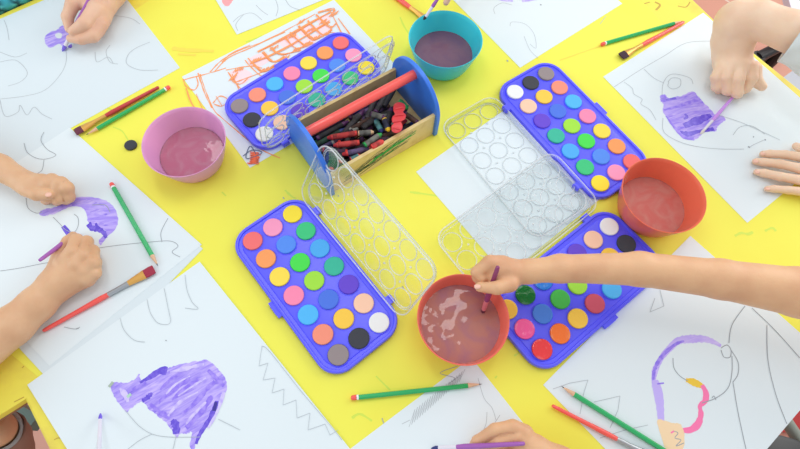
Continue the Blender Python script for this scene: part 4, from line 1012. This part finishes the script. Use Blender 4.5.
# ---------------------------------------------------------------- things on the floor side
def stool(px, py, h, label, seat_m, leg_m, R=.15, name='stool'):
    c = at(px, py, h); root = tag(empty(name, (c.x, c.y, 0)), label, 'stool')
    mb = MB(); mb.revolve((0, 0, c.z - .025), (0, 0, c.z), [(0, R * .93), (.2, R), (.8, R), (1, R * .94)], 36); mb.build('seat', [seat_m], root, local=True, auto=40)
    for k in range(4):
        a = math.pi / 4 + k * math.pi / 2
        mb = MB(); mb.revolve((math.cos(a) * R * 1.05, math.sin(a) * R * 1.05, 0), (math.cos(a) * R * .7, math.sin(a) * R * .7, c.z - .024), [(0, .011), (1, .011)], 12); mb.build('leg', [leg_m], root, local=True, auto=40)
    return root
M_blackm = mat('black_metal', (26, 26, 30), .4); M_whitep = mat('white_plastic_seat', (226, 220, 232), .3)
def bar(name, a, b, r, m, parent):
    mb = MB(); mb.revolve(a, b, [(0, r), (1, r)], 14); return mb.build(name, [m], parent, auto=40)
# chair at the upper right: white seat, black tube frame
c = at(838, -10, -330)
ch = tag(empty('chair', (c.x, c.y, 0)), 'white seated chair with black tube frame behind the upper right child', 'chair')
mb = MB(); L_ = rrect(150, 140, 50); n = len(L_)
V = [Vector((x * MM + c.x, y * MM + c.y, c.z - .02)) for x, y in L_] + [Vector((x * MM + c.x, y * MM + c.y, c.z)) for x, y in L_]
mb.add(V, [tuple(range(n)), tuple(range(2 * n - 1, n - 1, -1))] + [(i, (i + 1) % n, (i + 1) % n + n, i + n) for i in range(n)]); 
mb.build('seat', [M_whitep], ch, auto=40)
for sx in (-1, 1):
    for sy in (-1, 1):
        q = Vector((c.x + sx * .12, c.y + sy * .11, 0)); bar('leg', q, q + Vector((0, 0, c.z - .02)), .011, M_blackm, ch)
mb = MB(); mb.box((c.x + .15, c.y, c.z + .28), (.02, .28, .2)); mb.build('backrest', [M_whitep], ch)
for sy in (-1, 1): bar('back_post', (c.x + .145, c.y + sy * .1, c.z - .01), (c.x + .15, c.y + sy * .1, c.z + .2), .01, M_blackm, ch)
# black bag strap / frame below the arm
q0 = at(757, 58, -420); q1 = at(792, 40, -420)
bar('crossbar', q0, q1, .016, M_blackm, ch)
bar('leg', (q0.x, q0.y, 0), (q0.x, q0.y, q0.z + .01), .018, M_blackm, ch); bar('leg', (q1.x, q1.y, 0), (q1.x, q1.y, q1.z + .01), .018, M_blackm, ch)
mid = at(812, 92, -400)
fr = tag(empty('stool', (mid.x, mid.y, 0)), 'small grey square stool beyond the table edge at the far right', 'stool')
mb = MB(); mb.box((mid.x, mid.y, mid.z), (.15, .15, .02), Matrix.Rotation(.7, 3, 'Z')); mb.build('seat', [mat('grey_seat', (190, 192, 200), .5)], fr)
for sx, sy in ((.075, 0), (-.075, 0), (0, .075), (0, -.075)): bar('leg', (mid.x + sx, mid.y + sy, 0), (mid.x + sx, mid.y + sy, mid.z - .01), .01, M_blackm, fr)
# dark green bench at the lower left
g0 = at(-50, 375, -300); g1 = at(38, 423, -300)
bn = tag(empty('bench', ((g0.x + g1.x) / 2, (g0.y + g1.y) / 2, 0)), 'dark green narrow bench beside the knee at the lower left', 'bench')
dv = (g1 - g0); dv.z = 0; an = math.atan2(dv.y, dv.x); mc = (g0 + g1) / 2
mb = MB(); mb.box((mc.x, mc.y, mc.z), (dv.length, .028, .03), Matrix.Rotation(an, 3, 'Z')); o = mb.build('seat', [mat('dark_green_paint', (96, 130, 122), .4)], bn)
for t in (.06, .94):
    q = g0.lerp(g1, t); bar('leg', (q.x, q.y, 0), (q.x, q.y, mc.z - .014), .011, mat('dark_green_paint', (74, 100, 94)), bn)
# dark stool at the lower right
st = stool(792, 512, -330, 'black round stool under the lower right table corner', M_blackm, mat('grey_green_leg', (150, 156, 146), .4), .13)
bar('crossbar', at(780, 412, -380), at(808, 454, -380), .012, MATS['grey_green_leg'], st)
mt = at(803, 408, -690); mb = MB(); mb.add(*prism([(mt.x + x * .09, mt.y + y * .09) for x, y in ((-1, -.7), (1, -.7), (1, .7), (-1, .7))], .0005, .012)); tag(mb.build('bag', [mat('red_cloth', (190, 60, 60), .8)], origin=(mt.x, mt.y, 0)), 'small flat red bag on the floor at the right edge', 'bag')

# ---------------------------------------------------------------- LIGHT AND CAMERA
w = bpy.data.worlds.new('World'); SC.world = w; w.use_nodes = True
w.node_tree.nodes['Background'].inputs[0].default_value = (.93, .97, 1, 1); w.node_tree.nodes['Background'].inputs[1].default_value = .58
def area(name, loc, target, size, power, color=(1, 1, 1), sy=None):
    l = bpy.data.lights.new(name, 'AREA'); l.energy = power; l.size = size; l.color = color
    if sy: l.shape = 'RECTANGLE'; l.size_y = sy
    o = bpy.data.objects.new(name, l); o.location = loc; o.rotation_euler = (Vector(target) - Vector(loc)).to_track_quat('-Z', 'Y').to_euler(); COL.objects.link(o); return o
area('window_light', (1.9, 1.6, 1.75), (.05, .4, TT), 1.5, 26, (1, .985, .95))
area('window_light', (-1.9, -.1, 1.5), (-.1, .4, .7), 1.3, 11, (.95, .98, 1))
area('ceiling_lamp', (-.5, 1.1, 2.6), (0, .4, TT), .25, 5, (1, .99, .97), 1.2)
area('ceiling_lamp', (.35, .95, 2.6), (0, .4, TT), .25, 5, (1, .99, .97), 1.2)
cam = bpy.data.cameras.new('camera'); co_ = bpy.data.objects.new('camera', cam); COL.objects.link(co_)
cam.sensor_fit = 'HORIZONTAL'; cam.sensor_width = 36; cam.lens = F_PX / 800 * 36; cam.clip_start = .01; cam.clip_end = 50
m = Matrix((RT, UP, -FW)).transposed().to_4x4(); m.translation = CP; co_.matrix_world = m
SC.camera = co_
SC.view_settings.view_transform = 'Standard'; SC.view_settings.look = 'None'; SC.view_settings.gamma = 1; SC.view_settings.exposure = .2
SC.cycles.transparent_max_bounces = 24; SC.cycles.max_bounces = 14; SC.cycles.diffuse_bounces = 12
SC.cycles.caustics_reflective = False; SC.cycles.caustics_refractive = False
